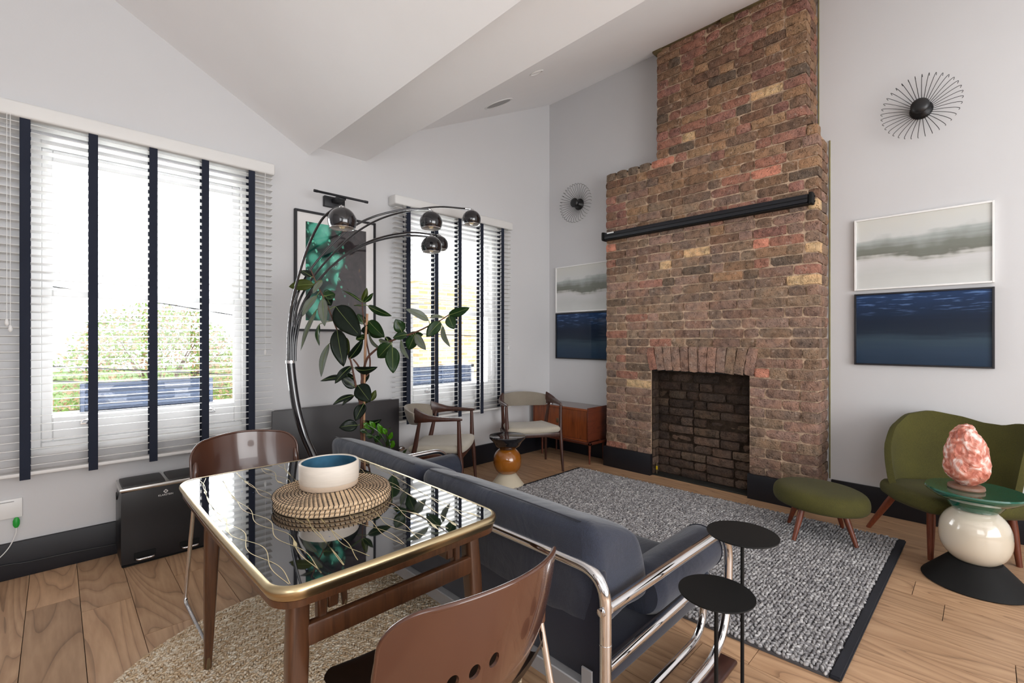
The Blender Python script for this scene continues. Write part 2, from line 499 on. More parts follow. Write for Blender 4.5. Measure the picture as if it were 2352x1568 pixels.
def cushion(bm, x0, x1, y0, y1, z0, z1, r=0.05, n=10, puff=0.01, nz=0.0, seed=0, shape=None):
    """soft block: rounded box with slightly domed faces"""
    g = bmesh.ops.create_cube(bm, size=2.0)
    es = list({e for v in g['verts'] for e in v.link_edges})
    bmesh.ops.subdivide_edges(bm, edges=es, cuts=n, use_grid_fill=True)
    hx, hy, hz = (x1 - x0) / 2, (y1 - y0) / 2, (z1 - z0) / 2
    c = Vector(((x0 + x1) / 2, (y0 + y1) / 2, (z0 + z1) / 2))
    r = min(r, hx, hy, hz)
    for v in bm.verts:
        if v.tag: continue
        q = v.co.copy()
        # denser near the edges
        s = Vector([math.copysign(abs(t) ** 0.75, t) for t in q])
        p = Vector((s.x * hx, s.y * hy, s.z * hz))
        inn = Vector((max(-hx + r, min(hx - r, p.x)), max(-hy + r, min(hy - r, p.y)), max(-hz + r, min(hz - r, p.z))))
        d = p - inn
        if d.length > 1e-9: p = inn + d.normalized() * r
        pf = puff * (1 - s.x ** 2 * 0.8) * (1 - s.y ** 2 * 0.8) * (1 - s.z ** 2 * 0.8)
        mx = max(abs(s.x), abs(s.y), abs(s.z))
        dirn = Vector((s.x if abs(s.x) == mx else 0, s.y if abs(s.y) == mx else 0, s.z if abs(s.z) == mx else 0))
        if dirn.length > 0: p += dirn.normalized() * pf * 3
        if nz: p += Vector((1, 1, 1)) * nz * noise.noise((p + Vector((seed, seed, 0))) * 9)
        if shape: p = shape(p)
        v.co = c + p
    for v in bm.verts: v.tag = True
    bmesh.ops.recalc_face_normals(bm, faces=bm.faces)


def copy_tree(o, parent=None):
    c = o.copy(); COL.objects.link(c); c.parent = parent
    for ch in list(o.children): copy_tree(ch, c)
    return c


def text_part(name, s, size, mat, parent, matrix, extrude=0.0005):
    cu = bpy.data.curves.new(name, 'FONT'); cu.body = s; cu.size = size; cu.extrude = extrude
    cu.align_x = 'CENTER'
    tmp = bpy.data.objects.new(name + '_tmp', cu); COL.objects.link(tmp)
    dg = bpy.context.evaluated_depsgraph_get()
    me = bpy.data.meshes.new_from_object(tmp.evaluated_get(dg))
    bpy.data.objects.remove(tmp)
    me.transform(matrix)
    me.materials.clear(); me.materials.append(mat)
    o = bpy.data.objects.new(name, me)
    return link(o, parent)


def struct(name, bm, mat, smooth=False):
    o = obj(name, bm, mat, None, smooth=smooth)
    o['kind'] = 'structure'
    return o


# ================================================================== THE ROOM
XL, XR1, XR2 = -2.0, 3.957, 4.06          # left wall, right wall beyond / before the chimney
YW, YB = 3.44, -3.3                        # window wall, rear wall
BX0, BX1, BZ = 1.29, 1.754, 2.609          # valley beam


def zc(x):                                 # ceiling height
    return 2.71 + 0.489 * (BX0 - x) if x < BX0 else 2.77 + 0.4815 * (x - BX1)


# floor: a sub-floor whose planks are pieces of it
bm = B(); box(bm, XL - 0.1, 4.3, YB - 0.1, YW + 0.1, -0.12, -0.0182)
floor = struct('floor', bm, plain('dark_gap', (0.02, 0.015, 0.012), 0.9))
random.seed(21)
PW = 0.175
x = 0.08 - PW * 12
fixed = {0: [2.79], 9: [0.79], 10: [0.62], 16: [0.25]}
ix = -12
while x < 4.08:
    js = []
    if ix in fixed: js = list(fixed[ix])
    y = (js[0] if js else random.uniform(2.0, 3.3))
    js = [y]
    q = y + random.uniform(1.5, 2.0)
    while q < YW: js.append(q); q += random.uniform(1.4, 2.0)
    q = y - random.uniform(1.4, 2.0)
    while q > YB: js.append(q); q -= random.uniform(1.4, 2.0)
    js = sorted([YB] + js + [YW])
    for a, b_ in zip(js, js[1:]):
        if b_ - a < 0.05: continue
        bm = B()
        w = min(PW, 4.08 - x)
        if w < 0.03: continue
        box(bm, -w / 2 + 0.0012, w / 2 - 0.0012, -(b_ - a) / 2 + 0.0012, (b_ - a) / 2 - 0.0012, -0.018, 0.0)
        o = obj('plank', bm, M['plank'], floor, smooth=False, loc=(x + w / 2, (a + b_) / 2, 0))
    x += PW; ix += 1

# window wall with two openings
W1 = (-0.10, 0.93, 0.62, 2.27)
W2 = (2.13, 3.16, 0.62, 2.27)


def wall_y(name, y0, y1, holes, top):
    bm = B()
    xs = sorted({XL, XR2 + 0.3, BX0, BX1, *[h[0] for h in holes], *[h[1] for h in holes]})
    zs = [-0.1, 0.62, 2.27]
    for xa, xb in zip(xs, xs[1:]):
        hole = next((h for h in holes if h[0] <= xa + 1e-6 and xb <= h[1] + 1e-6), None)
        spans = [(-0.1, hole[2])] if hole else []
        zlo = hole[3] if hole else -0.1
        for a, b_ in spans: box(bm, xa, xb, y0, y1, a, b_)
        vs = box(bm, xa, xb, y0, y1, zlo, 5)
        for v in vs:
            if v.co.z > 4.9: v.co.z = zc(min(max(v.co.x, XL), 4.3)) + 0.06
    bmesh.ops.remove_doubles(bm, verts=bm.verts, dist=1e-5)
    return struct(name, bm, M['wall'])


wall_y('wall_window', YW, YW + 0.28, [W1, W2], None)
bm = B()                                   # right wall in two steps either side of the chimney
box(bm, XR1, XR1 + 0.3, 2.16, YW + 0.05, -0.1, 1.1)
box(bm, XR1, XR1 + 0.3, 1.7, YW + 0.05, 1.1, zc(XR1) + 0.05)
box(bm, XR2 + 0.06, XR2 + 0.26, 0.95, 2.3, -0.1, 1.1)
box(bm, XR2, XR2 + 0.2, YB, 1.7, 1.1, zc(XR2) + 0.05)
box(bm, XR2, XR2 + 0.2, YB, 0.95, -0.1, 1.1)
struct('wall_right', bm, M['wall'])
bm = B()                                   # left wall, with an unseen opening added for the side fill lamp
for (a, b_, c, d) in ((YB, -3.0, -0.1, 4.5), (-0.7, YW, -0.1, 4.5), (-3.0, -0.7, -0.1, 1.0), (-3.0, -0.7, 2.8, 4.5)):
    box(bm, XL - 0.2, XL, a, b_, c, d)
struct('wall_left', bm, M['wall'])
bm = B()                                   # rear wall with a wide unseen opening added for the rear fill lamp
for (a, b_, c, d) in ((XL, -0.7, -0.1, 4.5), (2.9, XR2 + 0.2, -0.1, 4.5), (-0.7, 2.9, -0.1, 0.5), (-0.7, 2.9, 2.95, 4.5)):
    box(bm, a, b_, YB - 0.2, YB, c, d)
struct('wall_back', bm, M['wall'])

# ceiling: two slopes and the valley beam
bm = B()


def slab(bm, x0, z0, x1, z1, t=0.1):
    vs = [bm.verts.new(p) for p in ((x0, YB - 0.2, z0), (x1, YB - 0.2, z1), (x1, YW + 0.02, z1), (x0, YW + 0.02, z0))]
    vt = [bm.verts.new(v.co + Vector((0, 0, t))) for v in vs]
    bm.faces.new(list(reversed(vs))); bm.faces.new(vt)
    for i in range(4):
        j = (i + 1) % 4; bm.faces.new((vs[i], vs[j], vt[j], vt[i]))


slab(bm, XL - 0.2, zc(XL - 0.2), BX0 + 0.02, zc(BX0) - 0.01)
slab(bm, BX1 - 0.02, zc(BX1) - 0.01, 4.3, zc(4.3))
bmesh.ops.recalc_face_normals(bm, faces=bm.faces)
struct('ceiling', bm, M['ceil'])
bm = B(); box(bm, BX0, BX1, YB - 0.1, YW + 0.01, BZ, 2.95, 0.004, 1)
struct('trim_1', bm, M['ceil'])['label'] = 'boxed white valley beam between the ceiling slopes'

# skirting boards
SK = 0.182


def skirt(name, x0, x1, y0, y1, z1=SK):
    bm = B(); box(bm, x0, x1, y0, y1, 0.0, z1, 0.004, 2)
    struct(name, bm, M['skirt'], smooth=True)


skirt('baseboard_window', XL, XR1, YW - 0.022, YW)
skirt('baseboard_right', XR1 - 0.022, XR1, 2.60, YW - 0.022)
skirt('baseboard_front', XR2 - 0.022, XR2, YB, 0.80)
skirt('baseboard_left', XL, XL + 0.022, YB, YW - 0.022)


# ------------------------------------------------------------------ sash windows
def sash_window(idx, W, g0, g1):
    x0, x1, z0, z1 = W
    root = thing('window_%d' % idx, None, None, ((x0 + x1) / 2, 3.5, z0), kind='structure')
    f = B()   # box frame round the opening
    box(f, x0, x0 + 0.045, 3.47, 3.60, z0, z1, 0.004, 1); box(f, x1 - 0.045, x1, 3.47, 3.60, z0, z1, 0.004, 1)
    box(f, x0 + 0.045, x1 - 0.045, 3.47, 3.60, z1 - 0.045, z1, 0.004, 1); box(f, x0 + 0.045, x1 - 0.045, 3.47, 3.60, z0, z0 + 0.04, 0.004, 1)
    obj('frame', f, M['trimwhite'], root, world=True)
    s = B(); box(s, x0 - 0.02, x1 + 0.02, 3.425, 3.47, z0 - 0.02, z0 + 0.012, 0.006, 2)
    obj('sill', s, M['trimwhite'], root, world=True)
    for nm, a, b_, y, bot, top in (('lower_sash', z0 + 0.04, 1.475, 3.485, 0.125, 0.05), ('upper_sash', 1.43, z1 - 0.045, 3.53, 0.05, 0.065)):
        s = B(); sx0, sx1 = x0 + 0.045, x1 - 0.045; w = g0 - sx0
        box(s, sx0, sx0 + w, y, y + 0.04, a, b_, 0.004, 1); box(s, sx1 - w, sx1, y, y + 0.04, a, b_, 0.004, 1)
        box(s, sx0 + w, sx1 - w, y, y + 0.04, a, a + bot, 0.004, 1); box(s, sx0 + w, sx1 - w, y, y + 0.04, b_ - top, b_, 0.004, 1)
        so = obj(nm, s, M['trimwhite'], root, world=True)
        g = B(); box(g, sx0 + w - 0.004, sx1 - w + 0.004, y + 0.018, y + 0.022, a + bot - 0.004, b_ - top + 0.004)
        obj('pane', g, M['glass'], so, world=True, smooth=False)
        if nm == 'lower_sash':
            for lx in ((x0 + x1) / 2 - 0.29, (x0 + x1) / 2 + 0.29):
                h = B(); box(h, lx - 0.03, lx + 0.03, y - 0.006, y, 0.735, 0.765, 0.002, 1)
                tube(h, fillet([(lx - 0.018, y - 0.004, 0.745), (lx - 0.018, y - 0.03, 0.75), (lx + 0.018, y - 0.03, 0.75), (lx + 0.018, y - 0.004, 0.745)], 0.01), 0.004, 8)
                lathe(h, [(0, 0), (0.006, 0.002), (0.009, 0.012), (0, 0.018)], 10, (lx, y - 0.02, 0.752))
                obj('sash_lift', h, M['chrome'], so, world=True)
    return root


sash_window(1, W1, -0.012, 0.84)
sash_window(2, W2, 2.215, 3.075)


# ------------------------------------------------------------------ venetian blinds
def blind(x0, x1, tapes, label):
    root = thing('venetian_blind', label, 'blind', ((x0 + x1) / 2, 3.36, 0.52), group=None)
    zt, zb = 2.30, 0.535
    b = B(); box(b, x0 - 0.01, x1 + 0.012, 3.325, YW, 2.295, 2.372, 0.012, 3)
    obj('headrail', b, M['blind'], root, world=True)
    pitch = 0.0405
    nsl = int((zt - 0.02 - zb) / pitch)
    sm = B()
    hw = (x1 - x0) / 2; n = 4
    # a slat 50 mm deep, slightly crowned
    top = []; bot = []
    for i in range(n + 1):
        t = -1 + 2 * i / n; y = 0.025 * t; z = 0.0012 * (1 - t * t)
        top.append([sm.verts.new((sx * hw, y, z + 0.0013)) for sx in (-1, 1)]); bot.append([sm.verts.new((sx * hw, y, z - 0.0013)) for sx in (-1, 1)])
    for i in range(n):
        sm.faces.new((top[i][0], top[i][1], top[i + 1][1], top[i + 1][0])); sm.faces.new((bot[i][1], bot[i][0], bot[i + 1][0], bot[i + 1][1]))
    for i in (0, n):
        sm.faces.new((top[i][0], top[i][1], bot[i][1], bot[i][0]))
    sm.faces.new([t[0] for t in top] + [t[0] for t in reversed(bot)]); sm.faces.new([t[1] for t in top] + [t[1] for t in reversed(bot)])
    bmesh.ops.recalc_face_normals(sm, faces=sm.faces)
    me = obj('slat', sm, M['blind'], me_only=True)
    for i in range(nsl):
        o = bpy.data.objects.new('slat', me); o.location = (0, 0.005, zb + 0.035 + pitch * i - 0.52)
        o.rotation_euler = (rad(-6 + random.uniform(-0.6, 0.6)), 0, 0)
        link(o, root)
    b = B(); box(b, x0, x1, 3.34, 3.39, zb - 0.012, zb + 0.006, 0.004, 2); obj('bottom_rail', b, M['blind'], root, world=True)
    for tx in tapes:
        t = B()
        box(t, tx - 0.019, tx + 0.019, 3.3355, 3.3375, zb - 0.030, zt, 0.0008, 1)
        tp = obj('tape', t, M['tape'], root, world=True)
        t = B(); box(t, tx - 0.019, tx + 0.019, 3.3935, 3.3955, zb - 0.016, zt)
        obj('rear_tape', t, M['tape'], root, world=True)
        t = B()
        for i in range(nsl): box(t, tx - 0.008, tx + 0.008, 3.337, 3.394, zb + 0.0315 + pitch * i, zb + 0.0322 + pitch * i)
        obj('tape_rung', t, M['tape'], tp, world=True, smooth=False)['kind'] = 'stuff'
    cx = x0 + 0.075
    for k, (dx, zl) in enumerate(((0, 1.30), (0.012, 1.27))):
        c = B(); tube(c, [(cx + dx, 3.328, 2.30), (cx + dx, 3.328, zl)], 0.0012, 6)
        lathe(c, [(0, 0), (0.004, 0.002), (0.009, 0.012), (0.006, 0.03), (0.002, 0.036)], 12, (cx + dx, 3.328, zl - 0.034))
        obj('pull_cord', c, M['white'], root, world=True)
    c = B(); tube(c, [(x1 - 0.05, 3.328, 2.30), (x1 - 0.05, 3.328, 1.13)], 0.0012, 6)
    lathe(c, [(0, 0), (0.004, 0.002), (0.008, 0.012), (0.006, 0.03), (0.002, 0.036)], 12, (x1 - 0.05, 3.328, 1.10))
    box(c, x1 - 0.054, x1 - 0.046, 3.322, 3.334, 2.10, 2.13, 0.002, 1)
    obj('tilt_cord', c, M['white'], root, world=True)
    return root


blind(-0.245, 1.035, (-0.109, 0.143, 0.399, 0.652, 0.908), 'large white venetian blind with navy tapes, nearest, left of the green print')
blind(1.955, 3.262, (2.076, 2.355, 2.61, 2.872, 3.14), 'white venetian blind with navy tapes behind the two wooden armchairs')

# ------------------------------------------------------------------ chimney breast
XB = 3.77                                 # brick face
CY0, CY1 = 0.814, 2.566                   # breast
SY0, SY1 = 0.884, 2.04                    # stack above the shoulder
OY0, OY1 = 1.272, 2.09                    # fire opening
OZ = 0.935
PITCH = 0.0748
Z0 = 0.185
ZSH = 2.765                               # shoulder
breast = thing('chimney_breast', 'exposed brick chimney breast rising to the ceiling around the fireplace', 'chimney breast', (3.9, 1.69, 0))

# pool of brick shapes: unit bricks 1 x 1 x 1 in y (length), z (height), x (depth, front at x=0 going to +1)
random.seed(5)


def brick_mesh(seed, ly=0.207, hz=0.0655, dx=0.10, rough=1.0, name='brick'):
    bm = B()
    g = bmesh.ops.create_cube(bm, size=1.0)
    ey = [e for e in bm.edges if abs((e.verts[0].co - e.verts[1].co).y) > 0.5]
    bmesh.ops.subdivide_edges(bm, edges=ey, cuts=5 if ly > 0.15 else 3, use_grid_fill=True)
    ez = [e for e in bm.edges if abs((e.verts[0].co - e.verts[1].co).z) > 0.5]
    bmesh.ops.subdivide_edges(bm, edges=ez, cuts=2, use_grid_fill=True)
    for v in bm.verts:
        y, z, x = v.co.y * ly, v.co.z * hz, (v.co.x + 0.5) * dx
        front = v.co.x < -0.4
        ey_ = max(0, abs(v.co.y) - 0.42) / 0.08; ez_ = max(0, abs(v.co.z) - 0.3) / 0.2
        s = Vector((seed * 3.7, seed * 1.3, 0))
        nx = noise.noise(Vector((y * 16, z * 26, 0)) + s); ny = noise.noise(Vector((z * 40, y * 5, 5)) + s); nzz = noise.noise(Vector((y * 22, v.co.z * 1.3, 9)) + s)
        if front:
            x += 0.006 * (ey_ ** 2) + 0.005 * (ez_ ** 2) + 0.008 * nx * rough
            y *= 1 - 0.012 * ez_; z *= 1 - 0.05 * ey_
        if ey_ > 0: y += 0.006 * ny * rough
        if ez_ > 0: z += 0.0050 * nzz * rough
        v.co = Vector((x, y, z))
    bmesh.ops.recalc_face_normals(bm, faces=bm.faces)
    return obj(name, bm, M['brick'], me_only=True, angle=60)


STR = [brick_mesh(i + 1) for i in range(9)]
HDR = [brick_mesh(i + 30, 0.0975) for i in range(7)]
TQ = [brick_mesh(i + 60, 0.150) for i in range(4)]

PAL_LOW = [srgb(*c) for c in ((130, 98, 82), (120, 92, 74), (134, 100, 82), (124, 96, 74), (138, 100, 84), (114, 90, 76), (132, 104, 80), (124, 90, 74))]
PAL_UP = [srgb(*c) for c in ((124, 88, 58), (132, 94, 62), (116, 80, 58), (138, 84, 66), (142, 102, 62), (112, 82, 62), (136, 80, 66))]
RED = srgb(142, 82, 58); ORANGE = srgb(182, 92, 52); YEL = srgb(192, 150, 92); DARK = srgb(98, 80, 66)


def brick_col(z):
    r = random.random()
    if r < 0.02: return YEL
    if r < 0.06: return RED
    if r < 0.068: return ORANGE
    if r < 0.09: return DARK
    t = min(1, max(0, (z - 1.6) / 1.2))
    c = random.choice(PAL_UP) if random.random() < t else random.choice(PAL_LOW)
    k = random.uniform(0.85, 1.15)
    return tuple(min(1, q * k) for q in c)


bricks = []      # (y, z, length, mesh, rotx, colour)


def place_brick(ya, yb, zc_, colour=None, jitter=1.0):
    ln = yb - ya
    pool, base = (STR, 0.205) if ln > 0.18 else ((TQ, 0.150) if ln > 0.122 else (HDR, 0.0975))
    bricks.append(((ya + yb) / 2, zc_, (ln - 0.012) / base, random.choice(pool), colour or brick_col(zc_)))


def fill_row(ya, yb, zc_, start):
    """lay one course from yb (left in view) down to ya"""
    y = yb; k = start
    seq = (0.222, 0.222, 0.112) if random.random() < 0.5 else (0.222, 0.112, 0.222, 0.112)
    while y - ya > 0.03:
        l = seq[k % len(seq)] * random.uniform(0.94, 1.06)
        rem = y - ya
        if k == start and start % 2: l = 0.112
        if rem - l < 0.06: l = rem
        if l > 0.26: l = l / 2
        place_brick(y - l, y, zc_)
        y -= l; k += 1


ncr = 0
z = Z0 - 0.02
while z < 3.95:
    zcn = z + PITCH / 2
    if zcn < ZSH: ya, yb = CY0, CY1
    else: ya, yb = SY0, SY1
    if zcn > ZSH - 0.11 and zcn < ZSH: ya = CY0 + 0.03 * ((zcn - ZSH + 0.11) / 0.075)
    top = zc(XB)
    if zcn + 0.02 > top: break
    if zcn < OZ:
        fill_row(OY1, yb, zcn, ncr % 2); fill_row(ya, OY0, zcn, (ncr + 1) % 2)
    elif zcn < 1.135:
        fill_row(OY1 + 0.005, yb, zcn, ncr % 2); fill_row(ya, OY0 - 0.03, zcn, (ncr + 1) % 2)
    elif zcn > ZSH - PITCH and zcn < ZSH:      # headers along the shoulder
        y = yb
        while y > SY1 + 0.06: place_brick(y - 0.11, y, zcn, srgb(112, 92, 74)); y -= 0.118
        fill_row(ya, y, zcn, 0)
    else:
        fill_row(ya, yb, zcn, ncr % 2)
    z += PITCH; ncr += 1

# nearest-looking 300 become bricks of their own, the rest one joined part
def view_depth(y): return XB * FW[0] + y * FW[1]


order = sorted(range(len(bricks)), key=lambda i: (bricks[i][1] > 2.95, view_depth(bricks[i][0]) * (1 + 0.12 * (bricks[i][1] > 2.6))))
single = set(order[:287])
off = Vector(breast.location)
rest = B()
cols_rest = []
rest_mat_objs = []
cl = rest.loops.layers.float_color.new('tint')
for i, (y, zz, sc, me, c) in enumerate(bricks):
    proud = random.uniform(-0.007, 0.005)
    if i in single:
        o = bpy.data.objects.new('brick', me)
        o.location = Vector((XB + proud, y, zz)) - off
        o.rotation_euler = (rad(random.uniform(-1.2, 1.2)), 0, rad(random.uniform(-1.2, 1.2)))
        o.scale = (1, sc, 1)
        o.color = (*c, 1)
        link(o, breast)
    else:
        tmp = bmesh.new(); tmp.from_mesh(me)
        bmesh.ops.transform(tmp, matrix=Matrix.Translation(Vector((XB + proud, y, zz)) - off) @ Matrix.Diagonal((1, sc, 1, 1)), verts=tmp.verts)
        tl = tmp.loops.layers.float_color.new('tint')
        for f in tmp.faces:
            for lp in f.loops: lp[tl] = (*c, 1)
        m2 = bpy.data.meshes.new('t'); tmp.to_mesh(m2); tmp.free()
        rest.from_mesh(m2); bpy.data.meshes.remove(m2)

# returns of the breast and stack on the right-hand side (towards the near wall)
z = Z0 - 0.02; k = 0
while z < 3.9:
    zcn = z + PITCH / 2
    yf = CY0 if zcn < ZSH - 0.1 else SY0
    if zcn > zc(3.95): break
    parts = [(3.878, 3.98), (3.98, 4.06)] if k % 2 else [(3.878, 4.06)]
    for xa, xb in parts:
        me = random.choice(HDR); c = brick_col(zcn)
        tmp = bmesh.new(); tmp.from_mesh(me)
        mt = Matrix.Translation(Vector(((xa + xb) / 2, yf + 0.002, zcn)) - off) @ Matrix.Rotation(PI / 2, 4, 'Z') @ Matrix.Diagonal((1, (xb - xa - 0.009) / 0.0975, 1, 1))
        bmesh.ops.transform(tmp, matrix=mt, verts=tmp.verts)
        tl = tmp.loops.layers.float_color.new('tint')
        for f in tmp.faces:
            for lp in f.loops: lp[tl] = (*[q * 0.9 for q in c], 1)
        m2 = bpy.data.meshes.new('t'); tmp.to_mesh(m2); tmp.free()
        rest.from_mesh(m2); bpy.data.meshes.remove(m2)
    z += PITCH; k += 1

mb = M['brick'].copy(); mb.name = 'stock_brick_tinted'
nt = mb.node_tree
an = nt.nodes.new('ShaderNodeAttribute'); an.attribute_name = 'tint'
for l in list(nt.links):
    if l.from_node.type == 'OBJECT_INFO':
        nt.links.new(an.outputs['Color'], l.to_socket)
ro = obj('brickwork', rest, mb, breast, angle=60); ro['kind'] = 'stuff'

# the flat arch of soldier bricks
nS = 12
for i in range(nS):
    t = (i + 0.5) / nS - 0.5
    yc = (OY0 + OY1) / 2 - 0.01 + t * 0.90
    lift = 0.016 * (1 - (2 * t) ** 2)
    o = bpy.data.objects.new('arch_brick', STR[i % len(STR)])
    o.location = Vector((XB - random.uniform(0.0, 0.012), yc, 1.030 + lift * 0.5)) - off
    o.rotation_euler = (PI / 2 - t * 0.42 + random.uniform(-0.03, 0.03), 0, 0)
    o.scale = (1, random.uniform(0.94, 1.03), 1.06)
    c = random.choice(PAL_LOW); c = RED if i == nS - 1 else c
    o.color = (*c, 1); link(o, breast)

# mortar body
mo = B()
mx = XB + 0.0145
box(mo, mx, 4.07, OY1, CY1 - 0.004, 0.0, OZ + 0.2)
box(mo, mx, 4.07, CY0 + 0.016, OY0, 0.0, OZ + 0.2)
box(mo, mx, 4.07, CY0 + 0.016, CY1 - 0.004, 1.135, ZSH - 0.115)
box(mo, mx, 4.07, SY0 + 0.01, CY1 - 0.004, ZSH - 0.115, ZSH - 0.012)
box(mo, mx, 4.07, SY0 + 0.016, SY1 - 0.004, ZSH - 0.012, 3.80)
box(mo, mx + 0.004, mx + 0.11, OY0, OY1, OZ + 0.02, 1.14)
obj('mortar', mo, M['mortar'], breast, smooth=False, world=True)
lt = B(); box(lt, XB + 0.01, XB + 0.12, OY0 - 0.06, OY1 + 0.06, OZ - 0.006, OZ + 0.006)
obj('lintel_bar', lt, M['blackmatt'], breast, world=True)
# ragged timber strip where the stack meets the ceiling
tb = B()
for (ya, yb, dz) in ((1.98, 2.06, 0.02), (1.46, 1.98, 0.0), (1.38, 1.47, 0.03), (0.90, 1.38, 0.005)):
    box(tb, XB - 0.015 - dz * 0.8, XB + 0.06, ya, yb, 3.728 - dz, 3.752, 0.003, 1)
obj('timber_strip', tb, plain('dark_olive_timber', srgb(96, 82, 52), 0.8, bump=0.4, bscale=40, var=0.3), breast, world=True)
eb = B(); box(eb, 4.048, 4.06, CY0 - 0.008, CY0 - 0.001, 0.185, 2.66, 0.002, 1); box(eb, 4.048, 4.06, SY0 - 0.008, SY0 - 0.001, 2.70, 3.85, 0.003, 1)
obj('edge_bead', eb, plain('olive_edge_bead', srgb(128, 120, 80), 0.8, bump=0.3, bscale=40, var=0.2), breast, world=True)
for (y0, y1) in ((2.085, CY1 + 0.012), (CY0 - 0.0, 1.277)):
    bm = B(); box(bm, 3.745, 3.79, y0, y1, 0.0, 0.186, 0.003, 2)
    obj('skirting_block', bm, M['skirt'], breast, world=True)

# ------------------------------------------------------------------ sooty fireplace recess
recess = thing('fireplace', 'open sooty brick fireplace recess in the chimney breast', 'fireplace', (3.95, 1.68, 0))
fo = Vector(recess.location)
z = 0.01; k = 0
XF = 3.89
SOOT = [srgb(*c) for c in ((88, 68, 56), (78, 60, 50), (98, 74, 60), (70, 54, 46), (100, 78, 60), (84, 62, 50))]


def soot_brick(loc, sc, rz=0.0, zc_=0.0, pool=None):
    me = (random.choice(STR) if sc[1] * 0.2 > 0.15 else random.choice(HDR)).copy() if False else random.choice(pool)
    o = bpy.data.objects.new('brick', me)
    o.location = Vector(loc) - fo; o.scale = sc; o.rotation_euler = (0, 0, rz)
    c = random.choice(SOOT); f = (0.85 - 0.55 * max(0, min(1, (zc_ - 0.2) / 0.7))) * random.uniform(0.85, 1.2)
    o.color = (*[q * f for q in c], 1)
    link(o, recess)


def soot_pool(src):
    out = []
    for m in src:
        c = m.copy(); c.materials[0] = M['sootbrick']; out.append(c)
    return out


SSTR, SHDR, STQ = soot_pool(STR[:5]), soot_pool(HDR[:4]), soot_pool(TQ[:3])
while z < OZ + 0.1:
    zcn = z + PITCH / 2
    y = OY1 - (0.11 if k % 2 else 0.0)
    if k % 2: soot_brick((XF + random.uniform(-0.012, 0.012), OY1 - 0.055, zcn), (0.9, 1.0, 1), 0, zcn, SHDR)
    while y > OY0 + 0.03:
        l = random.choice((0.222, 0.222, 0.112, 0.16)); l = min(l, y - OY0)
        if l < 0.05: break
        pool, base = (SSTR, 0.205) if l > 0.18 else ((STQ, 0.15) if l > 0.122 else (SHDR, 0.0975))
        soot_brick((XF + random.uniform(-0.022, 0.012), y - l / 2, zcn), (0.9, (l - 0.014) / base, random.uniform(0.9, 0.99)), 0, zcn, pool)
        y -= l
    # left jamb (faces the near side), two per course
    for xa, xb in (((3.785, 3.895),) if k % 2 else ((3.785, 3.835), (3.838, 3.90))):
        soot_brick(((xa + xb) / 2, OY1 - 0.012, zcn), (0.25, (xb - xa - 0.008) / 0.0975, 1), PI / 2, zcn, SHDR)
    for xa, xb in (((3.785, 3.895),) if k % 2 else ((3.785, 3.835), (3.838, 3.90))):
        soot_brick(((xa + xb) / 2, OY0 - 0.002, zcn), (0.25, (xb - xa - 0.008) / 0.0975, 1), -PI / 2, zcn, SHDR)
    z += PITCH; k += 1
mo = B()
box(mo, XF + 0.012, XF + 0.16, OY0 - 0.03, OY1 + 0.03, 0, OZ + 0.12)
box(mo, 3.787, 4.03, OY1 - 0.006, OY1 + 0.05, 0, OZ + 0.1)
box(mo, 3.80, 4.03, OY0 - 0.05, OY0 - 0.004, 0, OZ + 0.1)
box(mo, 3.89, 4.05, OY0 - 0.03, OY1 + 0.03, OZ + 0.03, OZ + 0.08)
obj('mortar', mo, M['sootmortar'], recess, smooth=False, world=True)
h = B(); box(h, 3.79, XF + 0.01, OY0, OY1, 0.0, 0.012, 0.003, 1)
obj('hearth_slab', h, M['hearth'], recess, world=True)
g = B(); tube(g, [(3.82, OY1 - 0.03, 0.012), (3.82, OY1 - 0.03, 0.11)], 0.005, 8)
gs = obj('gas_stub', g, M['brass'], recess, world=True)
g = B(); box(g, 3.815, 3.825, OY1 - 0.037, OY1 - 0.023, 0.045, 0.08, 0.002, 1)
obj('tag', g, M['yellow'], gs, world=True)

# ================================================================== FITTINGS ON THE WALLS
# flat anthracite radiator
rd = thing('radiator', 'flat dark grey radiator on the wall behind the rubber plant', 'radiator', (1.49, 3.33, 0.10))
b = B(); box(b, 1.018, 1.966, 3.30, 3.312, 0.10, 0.727, 0.003, 2); obj('front_panel', b, M['radiator'], rd, world=True)
b = B(); box(b, 1.052, 1.938, 3.312, 3.385, 0.105, 0.722, 0.006, 2); obj('body', b, M['radiator'], rd, world=True)
b = B()
for x in (1.2, 1.78): box(b, x - 0.02, x + 0.02, 3.385, YW, 0.2, 0.6)
obj('bracket', b, M['radiator'], rd, world=True)
b = B(); tube(b, [(1.93, 3.35, 0.315), (2.0, 3.35, 0.315)], 0.012, 12)
lathe(b, [(0, 0), (0.020, 0.0), (0.022, 0.006), (0.022, 0.034), (0.017, 0.042), (0, 0.043)], 20, (1.995, 3.35, 0.315), (1, 0, 0))
tube(b, [(1.99, 3.35, 0.315), (1.99, 3.35, 0.0)], 0.007, 10)
obj('valve', b, M['chrome'], rd, world=True)


